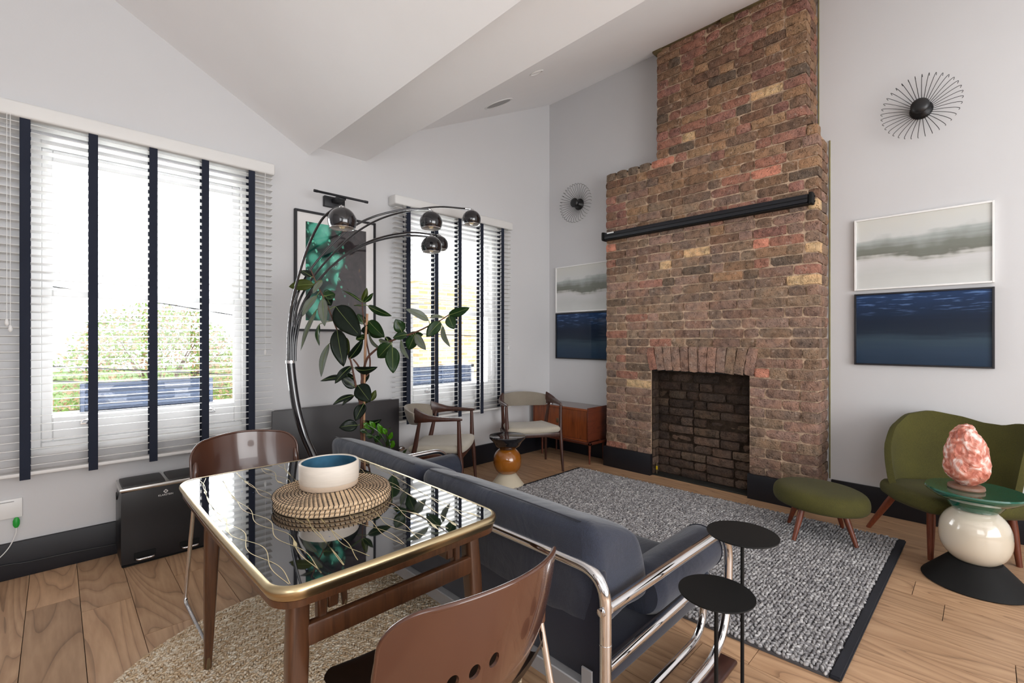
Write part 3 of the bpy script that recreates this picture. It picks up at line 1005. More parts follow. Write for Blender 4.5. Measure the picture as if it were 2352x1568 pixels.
# framed green abstract print
def art_green():
    m, nt, p = new_mat('green_bokeh_print')
    tc = N(nt, 'ShaderNodeTexCoord')
    mp = N(nt, 'ShaderNodeMapping'); L(nt, tc.outputs['Generated'], mp.inputs[0])
    sx = N(nt, 'ShaderNodeSeparateXYZ'); L(nt, mp.outputs[0], sx.inputs[0])
    # curve that divides green lights from the dark ground
    n = N(nt, 'ShaderNodeTexNoise'); n.inputs['Scale'].default_value = 3.0; n.inputs['Detail'].default_value = 3; n.inputs['Distortion'].default_value = 1.0
    L(nt, tc.outputs['Generated'], n.inputs['Vector'])
    a = N(nt, 'ShaderNodeMath', operation='MULTIPLY_ADD'); a.inputs[1].default_value = 0.9; L(nt, n.outputs['Fac'], a.inputs[0]); L(nt, sx.outputs[0], a.inputs[2])
    z = N(nt, 'ShaderNodeMath', operation='MULTIPLY_ADD'); z.inputs[1].default_value = -0.22; L(nt, sx.outputs[2], z.inputs[0]); L(nt, a.outputs[0], z.inputs[2])
    mask = ramp(nt, [(0.73, (1, 1, 1)), (0.82, (0, 0, 0))]); L(nt, z.outputs[0], mask.inputs[0])
    v = N(nt, 'ShaderNodeTexVoronoi', feature='SMOOTH_F1'); v.inputs['Scale'].default_value = 5.5; v.inputs['Smoothness'].default_value = 0.2
    mp2 = N(nt, 'ShaderNodeMapping'); mp2.inputs['Scale'].default_value = (0.8, 1, 1.15); L(nt, tc.outputs['Generated'], mp2.inputs[0]); L(nt, mp2.outputs[0], v.inputs['Vector'])
    rv = ramp(nt, [(0.0, srgb(196, 206, 204)), (0.10, srgb(120, 206, 186)), (0.42, srgb(78, 174, 150)), (0.52, srgb(24, 92, 76)), (0.75, srgb(8, 36, 34))])
    L(nt, v.outputs['Distance'], rv.inputs[0])
    # trails of small droplets
    v2 = N(nt, 'ShaderNodeTexVoronoi'); v2.inputs['Scale'].default_value = 22; L(nt, mp2.outputs[0], v2.inputs['Vector'])
    wv = N(nt, 'ShaderNodeTexWave'); wv.inputs['Scale'].default_value = 1.6; wv.inputs['Distortion'].default_value = 3.5; wv.inputs['Detail'].default_value = 1
    mp3 = N(nt, 'ShaderNodeMapping'); mp3.inputs['Rotation'].default_value = (0, rad(28), 0); L(nt, tc.outputs['Generated'], mp3.inputs[0]); L(nt, mp3.outputs[0], wv.inputs['Vector'])
    rw = ramp(nt, [(0.80, (0, 0, 0)), (0.93, (1, 1, 1))]); L(nt, wv.outputs['Fac'], rw.inputs[0])
    r2 = ramp(nt, [(0.25, (1, 1, 1)), (0.45, (0, 0, 0))]); L(nt, v2.outputs['Distance'], r2.inputs[0])
    mm = N(nt, 'ShaderNodeMath', operation='MULTIPLY'); L(nt, rw.outputs[0], mm.inputs[0]); L(nt, r2.outputs[0], mm.inputs[1])
    rx = ramp(nt, [(0.45, (1, 1, 1)), (0.72, (0, 0, 0))]); L(nt, sx.outputs[0], rx.inputs[0])
    mm2 = N(nt, 'ShaderNodeMath', operation='MULTIPLY'); L(nt, mm.outputs[0], mm2.inputs[0]); L(nt, rx.outputs[0], mm2.inputs[1])
    dark = N(nt, 'ShaderNodeTexNoise'); dark.inputs['Scale'].default_value = 5; dark.inputs['Distortion'].default_value = 2; L(nt, tc.outputs['Generated'], dark.inputs['Vector'])
    rd_ = ramp(nt, [(0.3, srgb(42, 38, 40)), (0.68, srgb(58, 52, 54)), (0.8, srgb(96, 74, 54))]); L(nt, dark.outputs['Fac'], rd_.inputs[0])
    m1 = N(nt, 'ShaderNodeMix', data_type='RGBA'); L(nt, mask.outputs[0], m1.inputs[0]); L(nt, rd_.outputs[0], m1.inputs[6]); L(nt, rv.outputs[0], m1.inputs[7])
    m2 = N(nt, 'ShaderNodeMix', data_type='RGBA'); L(nt, mm2.outputs[0], m2.inputs[0]); L(nt, m1.outputs[2], m2.inputs[6]); m2.inputs[7].default_value = (*srgb(110, 214, 182), 1)
    L(nt, m2.outputs[2], p.inputs['Base Color'])
    p.inputs['Roughness'].default_value = 0.06; p.inputs['Coat Weight'].default_value = 0.5
    return m


def frame_parts(root, axis, wall, a0, a1, z0, z1, fw, depth, fm, mat_w, matmat, pic, coat=True):
    """axis 'x': hangs on the window wall; axis 'y': on the right wall. wall: wall plane; a0..a1 extent"""
    def bx(bm, p0, p1, d0, d1, q0, q1, bev=0.0):
        if axis == 'x': box(bm, p0, p1, wall - d1, wall - d0, q0, q1, bev, 1)
        else: box(bm, wall - d1, wall - d0, p0, p1, q0, q1, bev, 1)
    b = B()
    bx(b, a0, a0 + fw, 0.002, depth, z0, z1, 0.001); bx(b, a1 - fw, a1, 0.002, depth, z0, z1, 0.001)
    bx(b, a0 + fw, a1 - fw, 0.002, depth, z0, z0 + fw, 0.001); bx(b, a0 + fw, a1 - fw, 0.002, depth, z1 - fw, z1, 0.001)
    obj('frame', b, fm, root, world=True)
    if mat_w:
        b = B(); bx(b, a0 + fw, a1 - fw, 0.004, depth - 0.012, z0 + fw, z1 - fw); obj('mount_board', b, matmat, root, world=True, smooth=False)
    w = fw + mat_w
    b = B(); bx(b, a0 + w, a1 - w, 0.005, depth - 0.011, z0 + w, z1 - w); obj('print', b, pic, root, world=True, smooth=False)


a = thing('framed_print', 'black framed print of green blurred lights on dark ground', 'framed print', (1.51, 3.43, 1.27))
frame_parts(a, 'x', YW, 1.203, 1.823, 1.262, 2.128, 0.016, 0.028, M['skirt'], 0.062, plain('white_mount', (0.78, 0.77, 0.76), 0.3, coat=0.6), art_green())
pl = thing('picture_light', 'slim black picture light above the green print', 'picture light', (1.49, 3.40, 2.22))
b = B(); box(b, 1.41, 1.565, 3.405, YW, 2.185, 2.262, 0.003, 2); obj('wall_box', b, M['skirt'], pl, world=True)
b = B(); box(b, 1.462, 1.512, 3.27, 3.41, 2.215, 2.245, 0.003, 2); obj('bracket', b, M['skirt'], pl, world=True)
b = B(); tube(b, [(1.275, 3.26, 2.232), (1.30, 3.26, 2.232), (1.302, 3.26, 2.232), (1.648, 3.26, 2.232), (1.65, 3.26, 2.232), (1.675, 3.26, 2.232)], [0.010, 0.010, 0.0085, 0.0085, 0.010, 0.010], 14)
obj('lamp_tube', b, M['skirt'], pl, world=True)


def sea_print(name, dark):
    m, nt, p = new_mat(name)
    tc = N(nt, 'ShaderNodeTexCoord')
    sx = N(nt, 'ShaderNodeSeparateXYZ'); L(nt, tc.outputs['Generated'], sx.inputs[0])
    mp = N(nt, 'ShaderNodeMapping'); mp.inputs['Scale'].default_value = (1, 0.8, 9); L(nt, tc.outputs['Generated'], mp.inputs[0])
    n = N(nt, 'ShaderNodeTexNoise'); n.inputs['Scale'].default_value = 2.4; n.inputs['Detail'].default_value = 6; L(nt, mp.outputs[0], n.inputs['Vector'])
    mp1 = N(nt, 'ShaderNodeMapping'); mp1.inputs['Scale'].default_value = (1, 2.2, 1.2); L(nt, tc.outputs['Generated'], mp1.inputs[0])
    nb = N(nt, 'ShaderNodeTexNoise'); nb.inputs['Scale'].default_value = 1.5; nb.inputs['Detail'].default_value = 3; L(nt, mp1.outputs[0], nb.inputs['Vector'])
    a1 = N(nt, 'ShaderNodeMath', operation='MULTIPLY_ADD'); a1.inputs[1].default_value = 0.16; L(nt, n.outputs['Fac'], a1.inputs[0]); L(nt, sx.outputs[2], a1.inputs[2])
    a2 = N(nt, 'ShaderNodeMath', operation='MULTIPLY_ADD'); a2.inputs[1].default_value = 0.10 if dark else 0.30
    L(nt, nb.outputs['Fac'], a2.inputs[0]); L(nt, a1.outputs[0], a2.inputs[2])
    s = N(nt, 'ShaderNodeMath', operation='SUBTRACT'); s.inputs[1].default_value = 0.13 if dark else 0.23
    L(nt, a2.outputs[0], s.inputs[0])
    if dark:
        r = ramp(nt, [(0.0, srgb(36, 54, 74)), (0.18, srgb(44, 62, 82)), (0.34, srgb(52, 70, 84)), (0.46, srgb(30, 42, 58)), (0.62, srgb(26, 38, 56)), (0.80, srgb(28, 46, 74)), (1.0, srgb(34, 58, 96))])
    else:
        r = ramp(nt, [(0.0, srgb(206, 208, 206)), (0.20, srgb(198, 200, 198)), (0.36, srgb(206, 206, 206)), (0.42, srgb(190, 190, 186)), (0.46, srgb(118, 120, 112)), (0.56, srgb(126, 130, 122)), (0.68, srgb(168, 174, 172)), (0.76, srgb(206, 208, 206)), (1.0, srgb(208, 208, 202))])
    L(nt, s.outputs[0], r.inputs[0])
    col = r.outputs[0]
    if dark:   # horizontal blue flecks near the top
        mp2 = N(nt, 'ShaderNodeMapping'); mp2.inputs['Scale'].default_value = (1, 3.0, 22); L(nt, tc.outputs['Generated'], mp2.inputs[0])
        n2 = N(nt, 'ShaderNodeTexNoise'); n2.inputs['Scale'].default_value = 2.0; n2.inputs['Detail'].default_value = 5; L(nt, mp2.outputs[0], n2.inputs['Vector'])
        rr = ramp(nt, [(0.55, (0, 0, 0)), (0.72, (1, 1, 1))]); L(nt, n2.outputs['Fac'], rr.inputs[0])
        rz = ramp(nt, [(0.68, (0, 0, 0)), (0.86, (1, 1, 1))]); L(nt, sx.outputs[2], rz.inputs[0])
        mu = N(nt, 'ShaderNodeMath', operation='MULTIPLY'); L(nt, rr.outputs[0], mu.inputs[0]); L(nt, rz.outputs[0], mu.inputs[1])
        mx = N(nt, 'ShaderNodeMix', data_type='RGBA'); L(nt, mu.outputs[0], mx.inputs[0]); L(nt, col, mx.inputs[6]); mx.inputs[7].default_value = (*srgb(104, 138, 190), 1)
        col = mx.outputs[2]
    L(nt, col, p.inputs['Base Color'])
    p.inputs['Roughness'].default_value = 0.05 if dark else 0.12
    p.inputs['Specular IOR Level'].default_value = 0.3
    return m


sl, sd = sea_print('pale_seascape_print', False), sea_print('dark_seascape_print', True)
wf, bf = plain('white_picture_frame', (0.85, 0.85, 0.84), 0.35), plain('black_picture_frame', (0.01, 0.01, 0.014), 0.35)
for (wall, y0, y1, z0, z1, dk, lab) in (
        (XR2, -0.03, 0.66, 1.545, 2.040, False, 'white framed pale blurred landscape right of the chimney, above the dark one'),
        (XR2, -0.03, 0.66, 1.025, 1.520, True, 'black framed dark blue seascape right of the chimney, below the pale one'),
        (XR1, 2.635, 3.328, 1.495, 1.990, False, 'white framed pale blurred landscape in the recess left of the chimney'),
        (XR1, 2.635, 3.328, 0.995, 1.488, True, 'black framed dark blue seascape in the recess left of the chimney')):
    a = thing('framed_photograph', lab, 'framed photograph', (wall - 0.02, (y0 + y1) / 2, z0))
    frame_parts(a, 'y', wall, y0, y1, z0, z1, 0.011, 0.03, bf if dk else wf, 0, None, sd if dk else sl)


# wire flower wall lamps
def sconce(wall, y, z, label):
    root = thing('wall_lamp', label, 'wall lamp', (wall, y, z))
    b = B(); lathe(b, [(0, 0.001), (0.058, 0.001), (0.060, 0.006), (0.052, 0.016), (0.030, 0.028), (0.020, 0.05), (0, 0.052)], 36, (0, 0, 0), (-1, 0, 0))
    obj('back_plate', b, M['black'], root)
    b = B(); lathe(b, [(0, 0.05), (0.022, 0.05), (0.036, 0.064), (0.046, 0.086), (0.048, 0.094), (0.044, 0.102), (0.026, 0.110), (0, 0.112)], 36, (0, 0, 0), (-1, 0, 0))
    obj('lamp_head', b, M['black'], root)
    w = B()
    pr = [(0.045, 0.012), (0.07, 0.030), (0.105, 0.056), (0.145, 0.080), (0.178, 0.092), (0.196, 0.090), (0.201, 0.080), (0.198, 0.064), (0.195, 0.055)]
    c = bez([(r, d, 0) for r, d in pr], 24)
    tube(w, [(-p.y, p.x, 0) for p in c], 0.0017, 6)
    me = obj('wire', w, M['black'], me_only=True)
    for k in range(36):
        o = bpy.data.objects.new('wire', me); o.rotation_euler = (2 * PI * k / 36 + 0.05, 0, 0); link(o, root)


sconce(XR2, 0.305, 2.705, 'black wire flower wall lamp above the pictures right of the chimney')
sconce(XR1, 3.02, 2.63, 'black wire flower wall lamp in the recess left of the chimney')

# retracted projection screen
ps = thing('projection_screen', 'long black projection screen housing mounted across the brick chimney', 'projection screen', (3.72, 1.69, 2.14))
b = B(); cushion(b, 3.685, 3.755, 0.862, 2.53, 2.142, 2.206, 0.012, 3, 0.0); obj('housing', b, M['skirt'], ps, world=True)
b = B(); box(b, 3.680, 3.684, 0.862, 2.53, 2.170, 2.174); box(b, 3.690, 3.750, 0.862, 2.53, 2.135, 2.143, 0.002, 1); obj('bottom_bar', b, M['blackmatt'], ps, world=True)
for (ya, yb) in ((0.835, 0.862), (2.53, 2.556)):
    b = B(); cushion(b, 3.68, 3.76, ya, yb, 2.132, 2.214, 0.010, 2, 0.0)
    for dz in (-0.018, 0.018): lathe(b, [(0, 0), (0.006, 0), (0.006, 0.003), (0, 0.004)], 10, (3.74, ya, 2.173 + dz), (0, -1, 0))
    obj('end_cap', b, M['blackmatt'], ps, world=True)
b = B(); box(b, 3.6795, 3.685, 2.42, 2.49, 2.188, 2.200); obj('label_plate', b, M['white'], ps, world=True)

# ceiling speaker and downlight, lying in the slope
sl_ang = math.atan(0.4815)
for nm, lab, cat, x, y, r in (('ceiling_speaker', 'round grey in-ceiling speaker near the room corner', 'speaker', 2.74, 2.965, 0.125), ('downlight', 'small round recessed downlight in the sloping ceiling', 'downlight', 2.45, 2.253, 0.047)):
    root = thing(nm, lab, cat, (x, y, zc(x)))
    root.rotation_euler = (0, -sl_ang, 0)
    b = B(); lathe(b, [(r * 0.86, 0.0), (r * 0.86, -0.004), (r, -0.006), (r + 0.004, -0.003), (r + 0.004, 0.0)], 40); obj('rim', b, M['white'], root)
    if cat == 'speaker':
        b = B(); lathe(b, [(0, -0.0035), (r * 0.86, -0.0025), (r * 0.86, 0.0)], 40); obj('grille', b, M['grille'], root)
    else:
        b = B(); lathe(b, [(r * 0.62, 0.004), (r * 0.86, -0.001)], 30); obj('reflector', b, M['steel'], root)
        b = B(); lathe(b, [(0, 0.002), (r * 0.62, 0.002), (r * 0.62, 0.006)], 30); obj('lamp', b, M['grille'], root)

# socket plate, plug and cables at the left
so = thing('socket_plate', 'white blanking plate low on the wall under the large blind', 'wall plate', (-0.20, YW, 0.30))
b = B(); box(b, -0.275, -0.121, YW - 0.012, YW, 0.303, 0.400, 0.004, 2); obj('plate', b, M['white'], so, world=True)
b = B(); box(b, -0.215, -0.150, YW - 0.014, YW - 0.011, 0.385, 0.389, 0.001, 1); obj('switch_slot', b, M['grille'], so, world=True)
pg = thing('network_cable', 'thin white cable with a green plug hanging from the wall plate', 'cable', (-0.14, YW - 0.02, 0.2))
b = B(); cushion(b, -0.150, -0.134, YW - 0.022, YW - 0.012, 0.258, 0.302, 0.003, 2); obj('plug', b, M['green'], pg, world=True)
b = B(); tube(b, bez([(-0.142, YW - 0.017, 0.26), (-0.145, YW - 0.018, 0.22), (-0.17, YW - 0.03, 0.16), (-0.215, YW - 0.035, 0.11), (-0.26, YW - 0.035, 0.08), (-0.36, YW - 0.035, 0.05)], 30), 0.0022, 8); obj('cord', b, M['white'], pg, world=True)
b = B(); tube(b, bez([(-0.4, YW - 0.028, 0.09), (-0.19, YW - 0.028, 0.082), (-0.1, YW - 0.028, 0.072), (0.02, YW - 0.03, 0.07), (0.2, YW - 0.03, 0.06), (0.35, YW - 0.03, 0.05)], 30), 0.0024, 8)
o = obj('black_cable', b, M['black']); tag(o, 'black cable running along the navy skirting under the large blind', 'cable')

# ================================================================== RUGS
def blob_field(name, pts, ang, tilt, size, mat, parent, seed=0, off=(0, 0, 0)):
    """many small wool loops / plait stitches joined into one mesh, built with numpy"""
    rg = np.random.RandomState(seed)
    # 5-ring low ellipsoid: two poles + 3 rings of 6
    rings = [(-0.62, 0.78), (0.0, 1.0), (0.62, 0.78)]
    V = [(-1, 0, 0)]
    for x, r in rings:
        for k in range(6):
            V.append((x, r * cos(k * PI / 3), r * sin(k * PI / 3)))
    V.append((1, 0, 0)); V = np.array(V)
    Fc = []
    for k in range(6): Fc.append((0, 1 + (k + 1) % 6, 1 + k))
    for r in range(2):
        for k in range(6):
            a_, b_ = 1 + r * 6 + k, 1 + r * 6 + (k + 1) % 6
            Fc.append((a_, b_, b_ + 6)); Fc.append((a_, b_ + 6, a_ + 6))
    for k in range(6): Fc.append((19, 13 + k, 13 + (k + 1) % 6))
    Fc = np.array(Fc)
    n = len(pts); pts = np.array(pts); ang = np.array(ang); tilt = np.array(tilt); size = np.array(size)
    P = V[None] * size[:, None, :]
    ct, st = np.cos(tilt), np.sin(tilt)
    x = P[..., 0] * ct[:, None] + P[..., 2] * st[:, None]; z = -P[..., 0] * st[:, None] + P[..., 2] * ct[:, None]
    ca, sa = np.cos(ang), np.sin(ang)
    X = x * ca[:, None] - P[..., 1] * sa[:, None]; Y = x * sa[:, None] + P[..., 1] * ca[:, None]
    W = np.stack([X, Y, z], -1) + pts[:, None, :]
    W += rg.normal(0, 0.0006, W.shape)
    W = W.reshape(-1, 3) - np.array(off)
    Fx = (Fc[None] + (np.arange(n) * 20)[:, None, None]).reshape(-1, 3)
    me = bpy.data.meshes.new(name)
    me.vertices.add(len(W)); me.vertices.foreach_set('co', W.ravel().astype(np.float32))
    me.loops.add(Fx.size); me.loops.foreach_set('vertex_index', Fx.ravel().astype(np.int32))
    me.polygons.add(len(Fx)); me.polygons.foreach_set('loop_start', np.arange(0, Fx.size, 3, dtype=np.int32))
    me.polygons.foreach_set('use_smooth', np.ones(len(Fx), dtype=bool))
    me.update(calc_edges=True); me.materials.append(mat)
    o = bpy.data.objects.new(name, me); link(o, parent); o['kind'] = 'stuff'
    return o


rg = np.random.RandomState(3)
A_, B__, C_, D_ = (1.955, 0.395), (3.585, 0.375), (3.475, 2.635), (1.86, 2.635)


def rugp(s, t):     # s: 0..1 from sofa side to chimney side, t: 0..1 from near trim to far edge
    a = np.array(A_) * (1 - s) + np.array(B__) * s; b_ = np.array(D_) * (1 - s) + np.array(C_) * s
    return a * (1 - t) + b_ * t


rug = thing('wool_rug', 'chunky grey looped wool rug with navy edging before the fireplace', 'rug', (2.7, 1.5, 0))
b = B()
q = [rugp(0, 0), rugp(1, 0), rugp(1, 1), rugp(0, 1)]
lo = [b.verts.new((p[0], p[1], 0.001)) for p in q]; hi = [b.verts.new((p[0], p[1], 0.010)) for p in q]
b.faces.new(hi); b.faces.new(list(reversed(lo)))
for i in range(4): b.faces.new((lo[i], lo[(i + 1) % 4], hi[(i + 1) % 4], hi[i]))
obj('backing', b, M['woolbase'], rug, smooth=False, world=True)
pts, an_, ti, sz = [], [], [], []
NR, NC = 146, 94
for i in range(NR):
    for j in range(NC):
        s = (j + 0.5 + 0.5 * (i % 2) * 0.5 + rg.uniform(-0.18, 0.18)) / NC; t = (i + 0.5 + rg.uniform(-0.14, 0.14)) / NR
        if s > 1: continue
        p = rugp(s, t)
        pts.append((p[0], p[1], 0.012 + rg.uniform(-0.0015, 0.003))); an_.append((0.55 if (i + (j // 4)) % 2 else -0.5) + rg.normal(0, 0.32)); ti.append(rg.normal(0.0, 0.25))
        sz.append((0.0126 * rg.uniform(0.8, 1.2), 0.0066 * rg.uniform(0.85, 1.15), 0.0080 * rg.uniform(0.85, 1.15)))
blob_field('wool_loops', pts, an_, ti, sz, M['wool'], rug, 1, rug.location)
for t0, t1, nm in ((-0.017, 0.0, 'edge_trim'), (1.0, 1.012, 'edge_trim')):
    b = B(); p = [rugp(0, t0), rugp(1, t0), rugp(1, t1), rugp(0, t1)]
    lo = [b.verts.new((c[0], c[1], 0.001)) for c in p]; hi = [b.verts.new((c[0], c[1], 0.017)) for c in p]
    b.faces.new(hi); b.faces.new(list(reversed(lo)))
    for i in range(4): b.faces.new((lo[i], lo[(i + 1) % 4], hi[(i + 1) % 4], hi[i]))
    bmesh.ops.bevel(b, geom=list(b.edges), offset=0.005, segments=2, affect='EDGES')
    obj(nm, b, M['rugtrim'], rug, world=True)

# round plaited jute rug under the table
JC = (0.684, 1.663); JR = 0.71
jr = thing('jute_rug', 'round braided natural jute rug under the dining table', 'rug', (*JC, 0))
b = B(); lathe(b, [(0, 0.001), (JR - 0.01, 0.001), (JR - 0.006, 0.006), (JR - 0.012, 0.009), (0, 0.009)], 72, (0, 0, 0)); obj('backing', b, M['jutebase'], jr)
pts, an_, ti, sz = [], [], [], []
rw = 0.0230; nr = int(JR / rw)
for i in range(nr + 1):
    r = max(0.006, JR - rw * (i + 0.5))
    n = max(5, int(2 * PI * r / 0.0135))
    for k in range(n):
        for sgn in (-1, 1):
            th = 2 * PI * (k + (0.25 if sgn > 0 else -0.25)) / n
            rr = r + sgn * rw * 0.22
            pts.append((JC[0] + rr * cos(th), JC[1] + rr * sin(th), 0.0105 + rg.uniform(-0.001, 0.0016)))
            an_.append(th + PI / 2 + sgn * 0.62 * (1 if i % 2 else -1) + rg.normal(0, 0.08)); ti.append(rg.normal(0, 0.08))
            sz.append((0.0118 * rg.uniform(0.9, 1.1), 0.0055 * rg.uniform(0.85, 1.15), 0.0052))
blob_field('jute_plaits', pts, an_, ti, sz, M['jute'], jr, 2, jr.location)

# ================================================================== SOFA
SX0, SX1, SYN, SYF = 1.05, 1.86, 0.70, 2.50
sofa = thing('sofa', 'low navy two-seat sofa with tubular chrome frame behind the table', 'sofa', (1.45, 1.6, 0))
TR = 0.0165
# back rail: one tube that turns down into the two rear legs
b = B(); tube(b, fillet([(SX0, SYN + 0.015, 0.0), (SX0, SYN + 0.015, 0.572), (SX0, SYF - 0.015, 0.572), (SX0, SYF - 0.015, 0.0)], 0.085, 8), TR, 14)
for y in (SYN + 0.015, SYF - 0.015):
    tube(b, [(SX0, y, 0.385), (SX0, y, 0.388)], TR + 0.0012, 14)
obj('back_rail', b, M['chrome'], sofa, world=True)
for y, sg in ((SYN, 1), (SYF, -1)):
    b = B()
    tube(b, fillet([(SX0 + 0.012, y + 0.015 * sg, 0.478), (SX1, y, 0.478), (SX1 - 0.02, y, 0.03), (SX0 + 0.20, y, 0.034)], [0.13, 0.24], 14), TR, 14)
    lathe(b, [(0, 0), (0.012, 0), (0.012, 0.006), (0.006, 0.008), (0, 0.008)], 14, (SX0 - TR, y + 0.015 * sg, 0.478), (-1, 0, 0))
    obj('arm_tube', b, M['chrome'], sofa, world=True)
    b = B(); tube(b, fillet([(SX0 + 0.01, y + 0.015 * sg, 0.318), (SX1 - 0.16, y + 0.01 * sg, 0.335), (SX1 - 0.12, y + 0.06 * sg, 0.335)], 0.05, 6), TR * 0.8, 12)
    obj('seat_rail', b, M['chrome'], sofa, world=True)
    b = B(); tube(b, fillet([(SX1 - 0.03, y + 0.085 * sg, 0.30), (SX1 - 0.03, y + 0.085 * sg, 0.045), (SX0 + 0.2, y + 0.085 * sg, 0.040)], 0.16, 12), TR * 0.9, 12)
    obj('runner_tube', b, M['chrome'], sofa, world=True)
    b = B(); box(b, SX0 + 0.30, SX1 - 0.06, y - 0.055 if sg > 0 else y - 0.03, y + 0.03 if sg > 0 else y + 0.055, 0.0, 0.018, 0.008, 3)
    obj('wooden_runner', b, M['rosewood'], sofa, world=True)
b = B(); box(b, SX0 + 0.02, SX1 - 0.09, SYN + 0.045, SYF - 0.045, 0.225, 0.315, 0.01, 2); obj('seat_base', b, M['navydark'], sofa, world=True)
b = B(); box(b, SX0 - 0.012, SX0 + 0.02, SYN + 0.05, SYF - 0.05, 0.20, 0.248, 0.003, 1); box(b, SX0 - 0.014, SX0 - 0.008, SYN + 0.05, SYN + 0.085, 0.19, 0.30, 0.001, 1)
obj('base_rail', b, M['greymetal'], sofa, world=True)
b = B(); box(b, SX0 + 0.012, SX0 + 0.05, SYN + 0.04, SYF - 0.04, 0.245, 0.56, 0.012, 2); obj('back_panel', b, M['navydark'], sofa, world=True)
ym = 1.61


def back_shape(hx, hz):
    def f(p):       # front falls forward and the top slopes towards the seat
        t = max(0.0, (p.x + hx) / (2 * hx)); u = max(0.0, (p.z + hz) / (2 * hz))
        q = p.copy()
        q.z -= 0.080 * t ** 1.4 * u
        q.x -= 0.07 * u * t * u
        q.x += 0.02 * (1 - u)
        return q
    return f


for i, (ya, yb) in enumerate(((SYN + 0.055, ym - 0.006), (ym + 0.006, SYF - 0.03))):
    b = B(); cushion(b, SX0 - 0.008, SX0 + 0.31, ya, yb, 0.37, 0.69, 0.052, 16, 0.006, 0.008, seed=i * 3, shape=back_shape(0.159, 0.16))
    c = obj('back_cushion', b, M['navy'], sofa, world=True, angle=180)
    s = B(); zt = 0.6865
    tube(s, bez([(SX0 + 0.013, ya + 0.05, zt - 0.002), (SX0 + 0.012, (ya + yb) / 2, zt + 0.004), (SX0 + 0.013, yb - 0.05, zt - 0.002)], 16), 0.0022, 6)
    obj('piping', s, M['navydark'], c, world=True)
for ya, yb in ((SYN + 0.075, ym - 0.004), (ym + 0.004, SYF - 0.06)):
    b = B(); cushion(b, SX0 + 0.30, SX1 - 0.03, ya, yb, 0.255, 0.36, 0.05, 12, 0.006, 0.005)
    obj('seat_cushion', b, M['navy'], sofa, world=True, angle=180)
for y, sg in ((SYN, 1), (SYF, -1)):
    yc = y + sg * 0.095
    b = B()
    n = 18; pts_ = [(SX0 + 0.30 + (SX1 - 0.03 - SX0 - 0.30) * k / n, yc, 0.385) for k in range(n + 1)]
    rr = [0.082] * (n + 1); rr[0] = 0.07; rr[-1] = 0.079
    tube(b, pts_, rr, 28)
    o = obj('arm_bolster', b, M['navy'], sofa, world=True, angle=50)
    s = B(); tube(s, [(SX1 - 0.029, yc + 0.080 * cos(k * 2 * PI / 32), 0.385 + 0.080 * sin(k * 2 * PI / 32)) for k in range(32)], 0.003, 6, closed=True)
    obj('piping', s, M['navydark'], o, world=True)

# ================================================================== DINING TABLE
TX0, TX1, TY0, TY1, TZ = 0.312, 0.952, 1.0, 2.065, 0.685
tab = thing('dining_table', 'vintage dining table with black glass top and brass edging', 'table', (0.632, 1.53, 0.0))


def rrect(x0, x1, y0, y1, r, n=8):
    out = []
    for cx_, cy_, a0 in ((x1 - r, y1 - r, 0), (x0 + r, y1 - r, PI / 2), (x0 + r, y0 + r, PI), (x1 - r, y0 + r, 3 * PI / 2)):
        for k in range(n + 1):
            t = a0 + PI / 2 * k / n; out.append((cx_ + r * cos(t), cy_ + r * sin(t)))
    return out


def bowed(x0, x1, y0, y1, r, bow):
    """rounded rectangle with slightly bowed sides"""
    cx_, cy_ = (x0 + x1) / 2, (y0 + y1) / 2; out = []
    for i in range(4):
        pass
    base = rrect(x0, x1, y0, y1, r)
    # add points on the straight runs
    full = []
    for i, p in enumerate(base):
        full.append(p); q = base[(i + 1) % len(base)]
        if math.dist(p, q) > 0.15:
            for k in range(1, 8): full.append((p[0] + (q[0] - p[0]) * k / 8, p[1] + (q[1] - p[1]) * k / 8))
    for x, y in full:
        u = (x - cx_) / ((x1 - x0) / 2); w = (y - cy_) / ((y1 - y0) / 2)
        out.append((x + bow * u * (1 - w * w), y + bow * w * (1 - u * u)))
    return out


def plate(bm, prof, outline, inset=lambda x: x):
    """stack of outlines: prof = list of (outward offset, z)"""
    n = len(outline); cx_ = sum(p[0] for p in outline) / n; cy_ = sum(p[1] for p in outline) / n
    nr_ = []
    for i in range(n):
        a, c = outline[i - 1], outline[(i + 1) % n]; t = Vector((c[0] - a[0], c[1] - a[1])).normalized(); nr_.append((t.y, -t.x))
    rings = [[bm.verts.new((p[0] + nx * o_, p[1] + ny * o_, z)) for p, (nx, ny) in zip(outline, nr_)] for o_, z in prof]
    for A, C in zip(rings, rings[1:]):
        for k in range(n): bm.faces.new((A[k], A[(k + 1) % n], C[(k + 1) % n], C[k]))
    bm.faces.new(list(reversed(rings[0]))); bm.faces.new(rings[-1])


ol = bowed(TX0 + 0.012, TX1 - 0.012, TY0 + 0.012, TY1 - 0.012, 0.055, 0.006)
b = B(); plate(b, [(-0.008, TZ - 0.008), (-0.002, TZ - 0.008), (-0.002, TZ - 0.0006), (-0.0026, TZ)], ol); obj('glass_top', b, M['glasstop'], tab, world=True, angle=30)
b = B()
n = len(ol)
